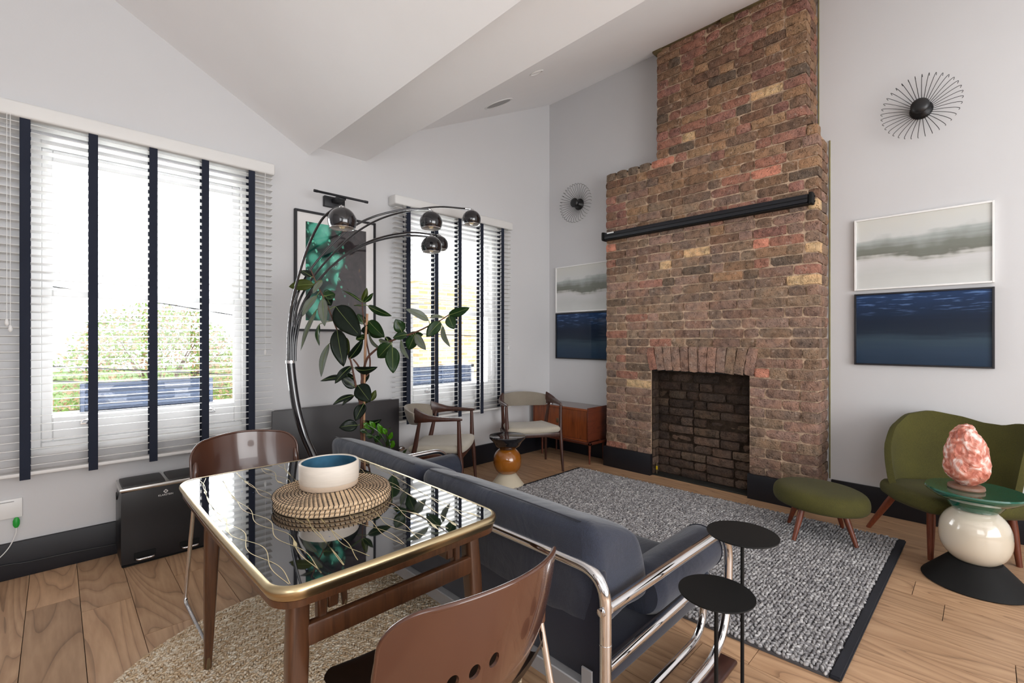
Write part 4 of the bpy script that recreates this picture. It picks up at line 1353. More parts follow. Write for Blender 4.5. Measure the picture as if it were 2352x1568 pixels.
# brass moulding: closed strip
prof = [(-0.003, TZ - 0.001), (-0.001, TZ + 0.0012), (0.004, TZ + 0.001), (0.010, TZ - 0.004), (0.012, TZ - 0.012), (0.009, TZ - 0.020), (0.004, TZ - 0.026), (0.003, TZ - 0.030), (-0.004, TZ - 0.030)]
nr_ = []
for i in range(n):
    a, c = ol[i - 1], ol[(i + 1) % n]; t = Vector((c[0] - a[0], c[1] - a[1])).normalized(); nr_.append((t.y, -t.x))
R_ = [[b.verts.new((p[0] + nx * o_, p[1] + ny * o_, z)) for p, (nx, ny) in zip(ol, nr_)] for o_, z in prof]
for A, C in zip(R_, R_[1:]):
    for k in range(n): b.faces.new((A[k], A[(k + 1) % n], C[(k + 1) % n], C[k]))
bmesh.ops.recalc_face_normals(b, faces=b.faces)
obj('brass_edging', b, M['gold'], tab, world=True)
b = B(); plate(b, [(-0.004, TZ - 0.048), (0.001, TZ - 0.047), (0.003, TZ - 0.032), (0.0, TZ - 0.030), (-0.004, TZ - 0.009)], ol); obj('wooden_rim', b, M['tableleg'], tab, world=True)
# printed gold lines: pairs of strands that cross, with leaf-shaped swellings
b = B(); random.seed(11)
lines = B()
for s in range(9):
    xc = TX0 + 0.045 + s * 0.0685
    ph = random.uniform(0, 6.28)
    for sg in (-1, 1):
        npt = 90; prev = None
        leafs = [random.uniform(0, 1) for _ in range(3)]
        for k in range(npt + 1):
            t = k / npt; y = TY1 - 0.03 - t * (TY1 - TY0 - 0.06)
            x = xc + 0.02 * sin(t * 5 + ph) + sg * 0.016 * sin(t * 20 + ph * 1.7) * (0.5 + 0.6 * sin(t * 7 + ph)) + (t - 0.5) * -0.05
            w = 0.0009
            if sg > 0:
                for lf in leafs: w += 0.0038 * math.exp(-((t - lf) / 0.017) ** 2)
            x = min(max(x, TX0 + 0.018), TX1 - 0.018)
            cur = (lines.verts.new((x - w, y, TZ + 0.0004)), lines.verts.new((x + w, y, TZ + 0.0004)))
            if prev: lines.faces.new((prev[0], prev[1], cur[1], cur[0]))
            prev = cur
bmesh.ops.recalc_face_normals(lines, faces=lines.faces)
obj('gold_pattern', lines, M['goldprint'], tab, world=True, smooth=False)
ft = B()
for k in range(46):
    x = random.uniform(TX0 + 0.03, TX1 - 0.03); y = random.uniform(TY0 + 0.03, TY1 - 0.03); s = random.uniform(0.0006, 0.0016)
    box(ft, x - s, x + s, y - s, y + s, TZ + 0.0001, TZ + 0.0005, rot=Matrix.Rotation(random.uniform(0, 3), 3, 'Z'))
obj('glitter', ft, plain('iridescent_fleck', srgb(150, 170, 220), 0.2, metal=1.0), tab, world=True, smooth=False)['kind'] = 'stuff'
b = B()
for (x0_, x1_, y0_, y1_) in ((0.40, 0.865, 1.075, 1.10), (0.40, 0.865, 1.965, 1.99), (0.395, 0.42, 1.075, 1.99), (0.845, 0.87, 1.075, 1.99)):
    box(b, x0_, x1_, y0_, y1_, TZ - 0.068, TZ - 0.047, 0.003, 1)
obj('apron', b, M['tableleg'], tab, world=True)
for (tx, ty, bx_, by_) in ((0.385, 1.075, 0.36, 1.04), (0.875, 1.075, 0.90, 1.04), (0.405, 1.955, 0.393, 1.975), (0.875, 1.975, 0.93, 2.03)):
    b = B()
    zs = [TZ - 0.047, 0.50, 0.30, 0.12, 0.012]
    ws = [0.021, 0.0225, 0.019, 0.0145, 0.0105]
    rings = []
    for z, w in zip(zs, ws):
        t = (zs[0] - z) / (zs[0] - zs[-1]); x = tx + (bx_ - tx) * t; y = ty + (by_ - ty) * t
        rings.append([b.verts.new((x + dx * w, y + dy * w, z)) for dx, dy in rrect(-1, 1, -1, 1, 0.45, 3)])
    m_ = len(rings[0])
    for A, C in zip(rings, rings[1:]):
        for k in range(m_): b.faces.new((A[k], C[k], C[(k + 1) % m_], A[(k + 1) % m_]))
    b.faces.new(rings[0]); b.faces.new(list(reversed(rings[-1])))
    bmesh.ops.recalc_face_normals(b, faces=b.faces)
    lg = obj('leg', b, M['tableleg'], tab, world=True)
    f = B(); lathe(f, [(0, 0.012), (0.0125, 0.012), (0.0135, 0.03), (0.0142, 0.055), (0.0, 0.055)], 16, (bx_, by_, 0)); obj('ferrule', f, M['brass'], lg, world=True)
    s = B(); ix_ = 0.052 if tx < 0.6 else -0.052
    box(s, tx + ix_ - 0.011, tx + ix_ + 0.011, ty - 0.012, ty + 0.012, 0.56, TZ - 0.047, 0.004, 1)
    obj('inner_post', s, M['tableleg'], tab, world=True)
for y in (1.062, 1.975):
    b = B(); box(b, 0.384, 0.876, y - 0.012, y + 0.012, 0.520, 0.570, 0.006, 2); obj('stretcher', b, M['tableleg'], tab, world=True)
b = B(); box(b, 0.452, 0.478, 1.07, 1.97, 0.575, 0.615, 0.004, 1); box(b, 0.79, 0.816, 1.07, 1.97, 0.575, 0.615, 0.004, 1)
obj('side_rail', b, M['tableleg'], tab, world=True)

# stack of coiled seagrass mats
MC = (0.645, 1.485); MR = 0.178
for k in range(3):
    z0 = TZ + 0.001 + k * 0.0115
    mt = thing('coiled_placemat', ('bottom', 'middle', 'top')[k] + ' seagrass mat with black stitching in the stack on the dining table', 'placemat', (MC[0] + random.uniform(-0.003, 0.003), MC[1] + random.uniform(-0.003, 0.003), z0))
    b = B(); rr = 0.0056; nc = int(MR / (rr * 1.9))
    st = B()
    for i in range(nc):
        r = MR - rr - i * rr * 1.9
        if r < 0.008: break
        if k < 2 and i > 3: break
        nn = max(16, int(2 * PI * r / 0.012))
        tube(b, [(r * cos(2 * PI * j / nn), r * sin(2 * PI * j / nn), rr) for j in range(nn)], rr, 8, closed=True)
        ns = max(5, int(2 * PI * r / 0.0135))
        for j in range(ns):
            th = 2 * PI * (j + 0.5 * (i % 2)) / ns
            P_ = []
            for q_ in range(6):
                a = -0.35 + (PI + 0.5) * q_ / 5
                tt = th + (q_ / 5 - 0.5) * 0.006 / r
                P_.append(((r + (rr + 0.0005) * cos(a)) * cos(tt), (r + (rr + 0.0005) * cos(a)) * sin(tt), rr + (rr + 0.0005) * sin(a)))
            tube(st, P_, 0.0013, 4, cap=False)
    if k < 2: lathe(b, [(0, 0.002), (MR - 0.04, 0.002), (MR - 0.04, 0.009), (0, 0.009)], 40)
    obj('coils', b, M['straw'], mt)
    obj('stitching', st, M['stitch'], mt)['kind'] = 'stuff'

# stoneware bowl
bw = thing('stoneware_bowl', 'cream stoneware bowl with blue glazed inside on the seagrass mats', 'bowl', (0.647, 1.525, TZ + 0.0365))
BR = 0.093; bh = 0.079
b = B(); lathe(b, [(BR * 0.97, 0.016), (BR, 0.020), (BR, bh - 0.003), (BR - 0.002, bh), (BR - 0.006, bh), (BR - 0.0075, bh - 0.004)], 64); obj('wall', b, M['ceramic'], bw)
b = B(); lathe(b, [(0, 0), (BR * 0.95, 0.0), (BR * 0.972, 0.003), (BR * 0.972, 0.016), (BR * 0.97, 0.0165)], 64); obj('foot', b, M['ceramicbare'], bw)
b = B(); lathe(b, [(BR - 0.0075, bh - 0.003), (BR - 0.009, 0.02), (BR - 0.02, 0.009), (0, 0.007)], 64); obj('glazed_inside', b, M['ceramicblue'], bw)


# ================================================================== CHAIRS
def plastic_chair(loc, rz, label, holes=True):
    """moulded shell chair on chrome sled legs; the back is at +Y, it faces -Y"""
    root = thing('moulded_chair', label, 'chair', loc, rz)
    W = 0.228
    NU, NV = 30, 30

    ZT, ZL, RC, RB = 0.733, 0.452, 0.074, 0.055

    def back(u, v):     # u -1..1, v 0..1 (bottom to top)
        z = ZL + v * (ZT - ZL)
        st = max(0.0, (z - (ZT - RC)) / RC); sb = max(0.0, ((ZL + RB) - z) / RB)
        w = W - RC * (1 - math.sqrt(max(0, 1 - st * st))) - RB * (1 - math.sqrt(max(0, 1 - sb * sb)))
        x = u * w
        z += 0.012 * st * (1 - u * u)
        y = 0.045 * v - 0.100 * (x / W) ** 2 - 0.050 * (1 - v) ** 3
        return Vector((x, y, z))

    # rows bunched towards the rounded corners
    VS = [0.5 - 0.5 * cos(PI * j / NV) for j in range(NV + 1)]
    bm = B(); G = []
    for v in VS:
        G.append([bm.verts.new(back(-1 + 2 * i / NU, v)) for i in range(NU + 1)])
    for j in range(NV):
        for i in range(NU): bm.faces.new((G[j][i], G[j][i + 1], G[j + 1][i + 1], G[j + 1][i]))
    me = bpy.data.meshes.new('backrest'); bm.to_mesh(me); bm.free()
    me.materials.append(M['brownplastic'])
    me.polygons.foreach_set('use_smooth', [True] * len(me.polygons))
    o = bpy.data.objects.new('backrest_raw', me); COL.objects.link(o)
    so_ = o.modifiers.new('s', 'SOLIDIFY'); so_.thickness = 0.006; so_.offset = 0
    # oval holes low in the back
    c = B()
    for q_, (hx, hz) in enumerate(((0.038, 0.601), (0.076, 0.592), (0.114, 0.583), (0.150, 0.574))):
        lathe(c, [(0, -0.15), (0.0105, -0.15), (0.0105, 0.15), (0, 0.15)], 20, (hx, 0.0, hz), (0, 1, 0), 1.0, 1.55)
    cm = bpy.data.meshes.new('cut'); c.to_mesh(cm); c.free()
    co = bpy.data.objects.new('cut', cm); COL.objects.link(co)
    if holes:
        bo = o.modifiers.new('b', 'BOOLEAN'); bo.object = co; bo.operation = 'DIFFERENCE'; bo.solver = 'EXACT'
    dg = bpy.context.evaluated_depsgraph_get()
    m2 = bpy.data.meshes.new_from_object(o.evaluated_get(dg))
    bpy.data.objects.remove(o); bpy.data.objects.remove(co)
    m2.name = 'backrest'
    m2.transform(Matrix.Translation((0, 0.215, 0)))
    try: m2.set_sharp_from_angle(angle=rad(40))
    except Exception: pass
    link(bpy.data.objects.new('backrest', m2), root)
    # rolled rim
    b = B()
    rim = [back(-1, v) for v in VS] + [back(-1 + 2 * i / NU, 1) for i in range(1, NU + 1)] + [back(1, v) for v in reversed(VS[:-1])]
    rim = [p + Vector((0, 0.213, 0)) for p in rim]
    tube(b, rim, 0.0052, 10)
    obj('rolled_rim', b, M['brownplastic'], root)
    # lower shell that runs from the back into the seat
    b = B(); G = []
    prof = [(-0.205, 0.412), (-0.20, 0.430), (-0.17, 0.436), (-0.08, 0.428), (0.02, 0.421), (0.11, 0.424), (0.155, 0.44), (0.172, 0.475)]
    pc = bez([(y, z, 0) for y, z in prof], 36)
    for p in pc:
        row = []
        for i in range(17):
            u = -1 + i / 8
            t = (p.x + 0.205) / 0.377
            w = 0.198 + 0.004 * t - 0.05 * max(0, (0.16 - t) / 0.16) ** 2
            row.append(b.verts.new((u * w, p.x - (0.03 * u * u if t > 0.7 else 0) * (t - 0.7) / 0.3, p.y + 0.018 * abs(u) ** 3 * min(1, t * 3) - 0.010 * (1 - u * u))))
        G.append(row)
    for A, C in zip(G, G[1:]):
        for k in range(16): b.faces.new((A[k], A[k + 1], C[k + 1], C[k]))
    bmesh.ops.solidify(b, geom=list(b.faces), thickness=0.006)
    bmesh.ops.recalc_face_normals(b, faces=b.faces)
    obj('seat', b, M['browndark'], root)
    # sleeves over the rear uprights, and chrome sled legs
    for sx in (-1, 1):
        s = B(); tube(s, [(sx * 0.211, 0.130, 0.655), (sx * 0.2125, 0.128, 0.645), (sx * 0.214, 0.122, 0.60), (sx * 0.216, 0.118, 0.52), (sx * 0.216, 0.118, 0.518)], [0.004, 0.0095, 0.0135, 0.0145, 0.010], 12)
        obj('sleeve', s, M['brownplastic'], root)
        s = B()
        tube(s, fillet([(sx * 0.216, 0.118, 0.53), (sx * 0.235, 0.225, 0.009), (sx * 0.235, -0.265, 0.009), (sx * 0.190, -0.17, 0.405)], [0.035, 0.04], 8), 0.0085, 12)
        obj('sled_leg', s, M['chrome'], root)
    b = B(); tube(b, [(-0.205, -0.168, 0.40), (0.205, -0.168, 0.40)], 0.008, 10); obj('cross_bar', b, M['chrome'], root)
    return root


plastic_chair((0.655, 2.33, 0.0), 0.0, 'glossy brown plastic chair at the far end of the table by the blind', False)
plastic_chair((0.624, 0.880, 0.0), PI, 'glossy brown plastic chair in the foreground, seen from behind')


def danish_chair(loc, rz, label):
    root = thing('armchair', label, 'armchair', loc, rz, 'wooden armchairs by the second window')
    R = 0.262
    za = 0.60
    # upholstered back band
    def arc(phi, r=R): return (r * sin(phi), r * cos(phi) * 0.98)
    b = B(); n = 26; a0 = 1.02
    rings = []
    for k in range(n + 1):
        ph = -a0 + 2 * a0 * k / n
        q = abs(ph) / a0
        h = 0.135 - 0.045 * q ** 2; zb = za - 0.055 + 0.015 * q ** 2; lean = 0.02
        th = 0.016
        x, y = arc(ph); nx, ny = sin(ph), cos(ph)
        sec = []
        for m_ in range(12):
            t = 2 * PI * m_ / 12
            du = th * cos(t); dz = (h / 2) * max(-1, min(1, 1.25 * sin(t)))
            o_ = du + lean * dz / h * 2
            sec.append(b.verts.new((x + nx * o_, y + ny * o_, zb + h / 2 + dz)))
        rings.append(sec)
    for A, C in zip(rings, rings[1:]):
        for m_ in range(12): b.faces.new((A[m_], C[m_], C[(m_ + 1) % 12], A[(m_ + 1) % 12]))
    b.faces.new(list(reversed(rings[0]))); b.faces.new(rings[-1])
    bmesh.ops.recalc_face_normals(b, faces=b.faces)
    obj('back_band', b, M['taupe'], root)
    for sx in (-1, 1):
        # wooden arm from the end of the band to the front
        b = B(); path = []
        for k in range(5):
            ph = (a0 - 0.03) + (PI / 2 - a0) * k / 4; x, y = arc(ph); path.append((x * sx, y))
        path += [(sx * 0.262, -0.07), (sx * 0.258, -0.15), (sx * 0.250, -0.225)]
        pth = bez([(x, y, 0) for x, y in path], 24)
        m_ = len(pth); rings = []
        for i, p in enumerate(pth):
            t = i / (m_ - 1)
            a = pth[max(0, i - 1)]; c = pth[min(m_ - 1, i + 1)]; d = (c - a).normalized(); nx, ny = -d.y, d.x
            hh = 0.045 * (1 - t) ** 1.6 + 0.0105; hw = 0.014 + 0.010 * sin(PI * min(1, t * 1.15)) ; zz = za + 0.012 + 0.02 * (1 - t) ** 2 - 0.0
            if i == m_ - 1: hw *= 0.6; hh *= 0.7
            rings.append([b.verts.new((p.x + nx * hw * cos(q_), p.y + ny * hw * cos(q_), zz + hh * max(-1, min(1, 1.2 * sin(q_))))) for q_ in [2 * PI * j / 12 for j in range(12)]])
        for A, C in zip(rings, rings[1:]):
            for j in range(12): b.faces.new((A[j], C[j], C[(j + 1) % 12], A[(j + 1) % 12]))
        b.faces.new(rings[0]); b.faces.new(rings[-1]); bmesh.ops.recalc_face_normals(b, faces=b.faces)
        obj('arm', b, M['walnut'], root)
        b = B(); tube(b, [(sx * 0.256, -0.20, za), (sx * 0.250, -0.205, 0.38), (sx * 0.252, -0.215, 0.30), (sx * 0.265, -0.235, 0.0)], [0.013, 0.0185, 0.0185, 0.0105], 14)
        obj('leg', b, M['walnut'], root)
        b = B(); tube(b, [(sx * 0.235, 0.10, za), (sx * 0.215, 0.14, 0.40), (sx * 0.215, 0.16, 0.32), (sx * 0.235, 0.215, 0.0)], [0.012, 0.0185, 0.0185, 0.0105], 14)
        obj('leg', b, M['walnut'], root)
    # seat frame and pad
    b = B()
    box(b, -0.25, 0.25, -0.222, -0.195, 0.315, 0.355, 0.006, 2); box(b, -0.215, 0.215, 0.13, 0.155, 0.305, 0.345, 0.006, 2)
    for sx in (-1, 1): box(b, sx * 0.235 - 0.012, sx * 0.235 + 0.012, -0.20, 0.14, 0.31, 0.35, 0.005, 2)
    obj('seat_frame', b, M['walnut'], root)

    def sh(p):
        q = p.copy(); t = (p.y + 0.22) / 0.44
        q.x *= 1.06 - 0.22 * t; q.z += 0.018 * (1 - t) * (1 if True else 0) - 0.010 + 0.010 * (p.x / 0.25) ** 2
        q.y -= 0.02 * (1 - (p.x / 0.25) ** 2) * (1 - t)
        return q
    b = B(); cushion(b, -0.245, 0.245, -0.225, 0.205, 0.338, 0.40, 0.030, 10, 0.003, shape=sh)
    obj('seat_pad', b, M['taupelight'], root, angle=180)
    return root


danish_chair((2.185, 3.04, 0), rad(40), 'taupe upholstered wooden armchair nearest the radiator')
danish_chair((3.205, 3.05, 0), rad(-32), 'taupe upholstered wooden armchair in front of the teak cabinet')


# ================================================================== TEAK CABINET in the recess
cb = thing('teak_cabinet', 'low teak cabinet with two doors in the recess left of the chimney', 'cabinet', (3.78, 3.0, 0))
CX0, CX1, CYn, CYf, CZ0, CZ1 = 3.615, 3.935, 2.655, 3.375, 0.225, 0.548
b = B(); box(b, CX0 + 0.006, CX1, CYn + 0.016, CYf - 0.016, CZ1 - 0.028, CZ1 - 0.012); obj('top', b, plain('grey_brown_top', srgb(92, 60, 50), 0.25, coat=0.6), cb, world=True, smooth=False)  # top in a greyer brown than the side panels
b = B(); box(b, CX0 + 0.004, CX1, CYn + 0.016, CYf - 0.016, CZ0, CZ0 + 0.016); box(b, CX1 - 0.01, CX1, CYn + 0.016, CYf - 0.016, CZ0, CZ1 - 0.02)
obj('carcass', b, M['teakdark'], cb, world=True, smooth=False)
for y in (CYn, CYf - 0.016):
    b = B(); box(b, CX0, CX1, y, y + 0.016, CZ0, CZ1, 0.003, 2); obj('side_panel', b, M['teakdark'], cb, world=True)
b = B(); box(b, CX0 - 0.001, CX0 + 0.010, CYn + 0.016, CYf - 0.016, CZ1 - 0.032, CZ1 - 0.012, 0.001, 1); box(b, CX0 - 0.001, CX0 + 0.01, CYn + 0.016, CYf - 0.016, CZ0, CZ0 + 0.012, 0.001, 1)
obj('front_lipping', b, M['teak'], cb, world=True)
mid = (CYn + CYf) / 2
for (ya, yb, hy) in ((CYn + 0.018, mid - 0.001, mid - 0.025), (mid + 0.001, CYf - 0.018, mid + 0.025)):
    b = B(); box(b, CX0 + 0.006, CX0 + 0.024, ya, yb, CZ0 + 0.014, CZ1 - 0.034, 0.001, 1); dr = obj('door', b, M['teak'], cb, world=True)
    b = B(); box(b, CX0 + 0.0, CX0 + 0.008, hy - 0.012, hy + 0.012, 0.365, 0.41, 0.003, 2); obj('pull', b, M['brass'], dr, world=True)
b = B()
for (xa, xb, ya, yb) in ((CX0 - 0.02, CX0 + 0.01, CYn - 0.035, CYf - 0.02), (CX1 - 0.03, CX1, CYn - 0.035, CYf - 0.02), (CX0 - 0.02, CX1, CYn - 0.035, CYn - 0.01), (CX0 - 0.02, CX1, CYf - 0.045, CYf - 0.02)):
    box(b, xa, xb, ya, yb, CZ0 - 0.026, CZ0 - 0.001, 0.004, 1)
obj('stand_frame', b, M['teakdark'], cb, world=True)
for (x, y) in ((CX0 + 0.06, CYn + 0.03), (CX0 + 0.06, CYf - 0.08), (CX1 - 0.03, CYn + 0.03), (CX1 - 0.03, CYf - 0.08)):
    b = B(); tube(b, [(x, y, CZ0 - 0.02), (x, y, 0.0)], [0.015, 0.008], 12); obj('leg', b, M['teakdark'], cb, world=True)
# small chrome-rimmed glass on the cabinet
gl = thing('glass_lantern', 'small clear glass and chrome lantern on the teak cabinet', 'lantern', (3.72, 3.22, CZ1 - 0.012))
b = B(); tube(b, [(0.026 * cos(t), 0.026 * sin(t), 0.052) for t in [k * PI / 12 for k in range(24)]], 0.002, 6, closed=True); lathe(b, [(0, 0), (0.026, 0), (0.027, 0.006), (0, 0.007)], 24)
for k in range(4): tube(b, [(0.026 * cos(k * PI / 2), 0.026 * sin(k * PI / 2), 0.003), (0.026 * cos(k * PI / 2), 0.026 * sin(k * PI / 2), 0.052)], 0.0015, 6)
obj('chrome_frame', b, M['chrome'], gl)
b = B(); lathe(b, [(0.0245, 0.007), (0.0245, 0.05)], 24); obj('glass', b, M['glass'], gl)


# ================================================================== TURNED SIDE TABLES
t1 = thing('side_table', 'side table of stacked cream cone, amber ball and glossy black top', 'side table', (2.653, 2.763, 0))
b = B(); lathe(b, [(0, 0.001), (0.142, 0.001), (0.144, 0.005), (0.136, 0.014), (0.062, 0.112), (0.052, 0.118), (0, 0.118)], 48); obj('cone_base', b, M['creammatt'], t1)
b = B(); lathe(b, [(0, 0.112)] + [(0.116 * max(0, 1 - abs((z - 0.205) / 0.118) ** 2.3) ** 0.5, z) for z in [0.114 + 0.196 * k / 22 for k in range(23)]] + [(0, 0.312)], 48); obj('ball', b, M['amber'], t1)
b = B(); lathe(b, [(0, 0.300), (0.062, 0.302), (0.072, 0.312), (0.098, 0.330), (0.112, 0.352), (0.120, 0.366), (0.150, 0.396), (0.153, 0.408), (0.149, 0.414), (0.140, 0.411), (0, 0.409)], 56); obj('dish_top', b, M['darkchrome'], t1)

t2 = thing('side_table', 'side table of stacked black cone, cream ball and dark green top', 'side table', (3.24, 0.045, 0))
b = B(); lathe(b, [(0, 0.001), (0.196, 0.001), (0.201, 0.006), (0.196, 0.014), (0.105, 0.112), (0.098, 0.118), (0, 0.118)], 56); obj('cone_base', b, M['blackmatt'], t2)
b = B(); lathe(b, [(0, 0.104)] + [(0.134 * max(0, 1 - abs((z - 0.238) / 0.146) ** 2.4) ** 0.5, z) for z in [0.106 + 0.262 * k / 26 for k in range(27)]] + [(0, 0.370)], 56); obj('ball', b, M['cream'], t2)
b = B(); lathe(b, [(0, 0.366), (0.086, 0.366), (0.095, 0.375), (0.112, 0.402), (0.118, 0.414), (0, 0.414)], 56); obj('collar', b, M['greengloss'], t2)
b = B(); lathe(b, [(0, 0.412), (0.122, 0.412), (0.150, 0.420), (0.184, 0.446), (0.188, 0.456), (0.184, 0.463), (0, 0.460)], 64); obj('dish_top', b, M['greengloss'], t2)

# salt lamp
sl_ = thing('salt_lamp', 'rough pink rock salt lamp on the dark green side table', 'lamp', (3.225, 0.075, 0.4615))
b = B(); lathe(b, [(0, 0), (0.066, 0.0), (0.070, 0.006), (0.068, 0.018), (0.060, 0.022), (0, 0.022)], 40); obj('wooden_base', b, plain('lamp_base_wood', srgb(126, 92, 74), 0.5, var=0.2, vscale=20), sl_)
b = B(); bmesh.ops.create_icosphere(b, subdivisions=5, radius=1.0)
for v in b.verts:
    p = v.co.copy(); t = (p.z + 1) / 2
    w = 0.092 * (1 - 0.22 * max(0, t - 0.30) / 0.70) * (1.0 if t > 0.18 else 0.80 + 0.2 * t / 0.18)
    if p.z < 0:
        rh = max(1e-4, math.hypot(p.x, p.y)); w *= (1 - abs(p.z) ** 4) ** 0.45 / rh
    q = Vector((p.x * w, p.y * w * 0.93, t * 0.30))
    f = noise.noise(p * 2.2 + Vector((3, 1, 2))) * 0.010
    rdg = abs(noise.noise(p * 4.5 + Vector((7, 0, 1)))) * -0.012 + abs(noise.noise(p * 11)) * -0.004
    q += p.normalized() * (f + rdg + 0.004)
    q.x += 0.008 * sin(t * 3); v.co = q
m, nt, p = new_mat('rock_salt')
tc = N(nt, 'ShaderNodeTexCoord'); n = N(nt, 'ShaderNodeTexNoise'); n.inputs['Scale'].default_value = 16; n.inputs['Detail'].default_value = 7; n.inputs['Distortion'].default_value = 1.6
L(nt, tc.outputs['Object'], n.inputs['Vector'])
r = ramp(nt, [(0.36, srgb(170, 92, 74)), (0.47, srgb(200, 124, 104)), (0.54, srgb(214, 156, 140)), (0.62, srgb(236, 212, 204))]); L(nt, n.outputs['Fac'], r.inputs[0])
L(nt, r.outputs[0], p.inputs['Base Color']); p.inputs['Roughness'].default_value = 0.35
p.inputs['Subsurface Weight'].default_value = 0.25; p.inputs['Subsurface Radius'].default_value = (0.03, 0.012, 0.008); p.inputs['Subsurface Scale'].default_value = 0.5
bp = N(nt, 'ShaderNodeBump'); bp.inputs['Strength'].default_value = 0.9; bp.inputs['Distance'].default_value = 0.01; L(nt, n.outputs['Fac'], bp.inputs['Height']); L(nt, bp.outputs[0], p.inputs['Normal'])
obj('salt_rock', b, m, sl_, loc=(0, 0, 0.020))

# nest of two thin black disc tables
for (u, v, dep, r, zt, lab) in ((1705, 1224, 1.45, 0.103, None, 'taller thin black disc side table beside the sofa arm'), (1645, 1359, 1.30, 0.100, None, 'lower thin black disc side table, nearest, beside the sofa arm')):
    p = at(u, v, dep)
    t_ = thing('disc_table', lab, 'side table', (p.x, p.y, 0))
    b = B(); lathe(b, [(0, p.z - 0.004), (r - 0.001, p.z - 0.004), (r, p.z - 0.002), (r - 0.0006, p.z), (0, p.z)], 64); obj('disc_top', b, M['blackmatt'], t_)
    b = B(); tube(b, [(0.0, 0.0, p.z - 0.003), (0.0, 0.0, 0.006)], 0.0055, 12); obj('pole', b, M['blackmatt'], t_)
    b = B(); lathe(b, [(0, 0.0), (0.085, 0.0), (0.086, 0.003), (0.085, 0.006), (0, 0.006)], 48); obj('foot_plate', b, M['blackmatt'], t_)

# ================================================================== GREEN EASY CHAIR AND FOOTSTOOL
gc = thing('easy_chair', 'olive green upholstered easy chair with wooden legs behind the salt lamp', 'easy chair', (3.62, 0.10, 0), rad(-42 - 0))
gc.rotation_euler = (0, 0, rad(-55)); gc.location = (3.65, 0.14, 0)


def ztop(s):
    ks = [(-1.0, .285), (-0.9, .30), (-0.78, .35), (-0.66, .45), (-0.5, .565), (-0.3, .668), (-0.1, .736), (0.1, .757), (0.35, .735), (0.55, .708), (0.72, .706), (0.86, .728), (0.95, .732), (1.0, .715)]
    for (a, za), (b_, zb) in zip(ks, ks[1:]):
        if s <= b_: t = (s - a) / (b_ - a); t = t * t * (3 - 2 * t) * 0.3 + t * 0.7; return za + (zb - za) * t
    return ks[-1][1]


bm = B(); G = []
NS, NV = 48, 14
for i in range(NS + 1):
    s = -1 + 2 * i / NS; ph = s * rad(98); row = []
    zt = ztop(s)
    for j in range(NV + 1):
        v = j / NV; z = 0.27 + (zt - 0.27) * v
        h = (z - 0.27) / 0.48
        rx = 0.272 + 0.062 * h; ry = 0.235 + 0.065 * h
        if s > 0.6: rx += 0.02 * (s - 0.6) / 0.4 * h
        row.append(bm.verts.new((rx * sin(ph), ry * cos(ph) - 0.01, z)))
    G.append(row)
for A, C in zip(G, G[1:]):
    for j in range(NV): bm.faces.new((A[j], A[j + 1], C[j + 1], C[j]))
bmesh.ops.recalc_face_normals(bm, faces=bm.faces)
o = obj('back_shell', bm, M['olive'], gc, angle=180)
md = o.modifiers.new('thickness', 'SOLIDIFY'); md.thickness = 0.034; md.offset = 0
md = o.modifiers.new('round', 'BEVEL'); md.width = 0.013; md.segments = 3; md.limit_method = 'ANGLE'


def gsh(p):
    q = p.copy(); t = (p.y + 0.25) / 0.5
    k = 1 - 0.22 * max(0, -p.y / 0.25) ** 2 - 0.10 * max(0, t - 0.6) / 0.4
    q.x *= k; q.z += 0.012 * (1 - t)
    q.y *= 1 - 0.12 * (abs(p.x) / 0.3) ** 2.5
    return q


b = B(); cushion(b, -0.315, 0.285, -0.285, 0.205, 0.262, 0.352, 0.042, 14, 0.004, shape=gsh); st_ = obj('seat_cushion', b, M['olive'], gc, angle=180)
for (x0, y0, x1, y1) in ((-0.185, -0.13, -0.205, -0.157), (0.185, -0.13, 0.205, -0.157), (-0.19, 0.15, -0.284, 0.285), (0.19, 0.15, 0.235, 0.19)):
    b = B(); tube(b, [(x0, y0, 0.285), ((x0 * 2 + x1) / 3, (y0 * 2 + y1) / 3, 0.19), (x1, y1, 0.0)], [0.019, 0.0195, 0.0125], 14); obj('leg', b, M['redwood'], gc)

fs = thing('footstool', 'olive green oval footstool on four tapered wooden legs on the rug edge', 'footstool', (3.31, 0.715, 0.020), rad(-22))
b = B()
pr = [(0, 0.178)] + [((1 - abs((z - 0.228) / 0.052) ** 2.6) ** 0.42 if abs(z - 0.228) < 0.052 else 0.0, z) for z in [0.1785 + 0.0985 * k / 16 for k in range(17)]]
prf = [(0, 0.178), (0.86, 0.178), (0.94, 0.184), (0.985, 0.20), (1.0, 0.22), (0.995, 0.242), (0.97, 0.264), (0.91, 0.280), (0.80, 0.289), (0.5, 0.295), (0, 0.297)]
lathe(b, prf, 72, (0, 0, 0), None, 0.218, 0.262)
bmesh.ops.subdivide_edges(b, edges=list(b.edges), cuts=0) if False else None
c = obj('cushion', b, M['olive'], fs, angle=180)
md = c.modifiers.new('soft', 'SUBSURF'); md.levels = 1; md.render_levels = 1
inv = Matrix.Rotation(rad(22), 3, 'Z')
for (x, y) in ((3.105, 0.800), (3.25, 0.520), (3.385, 0.900), (3.535, 0.640)):
    p = inv @ Vector((x - 3.31, y - 0.715, 0)); q_ = p * 0.66
    b = B(); tube(b, [(q_.x, q_.y, 0.19), (q_.x * 0.7 + p.x * 0.3, q_.y * 0.7 + p.y * 0.3, 0.13), (p.x, p.y, 0.0)], [0.0165, 0.017, 0.0105], 14); obj('leg', b, M['redwood'], fs)

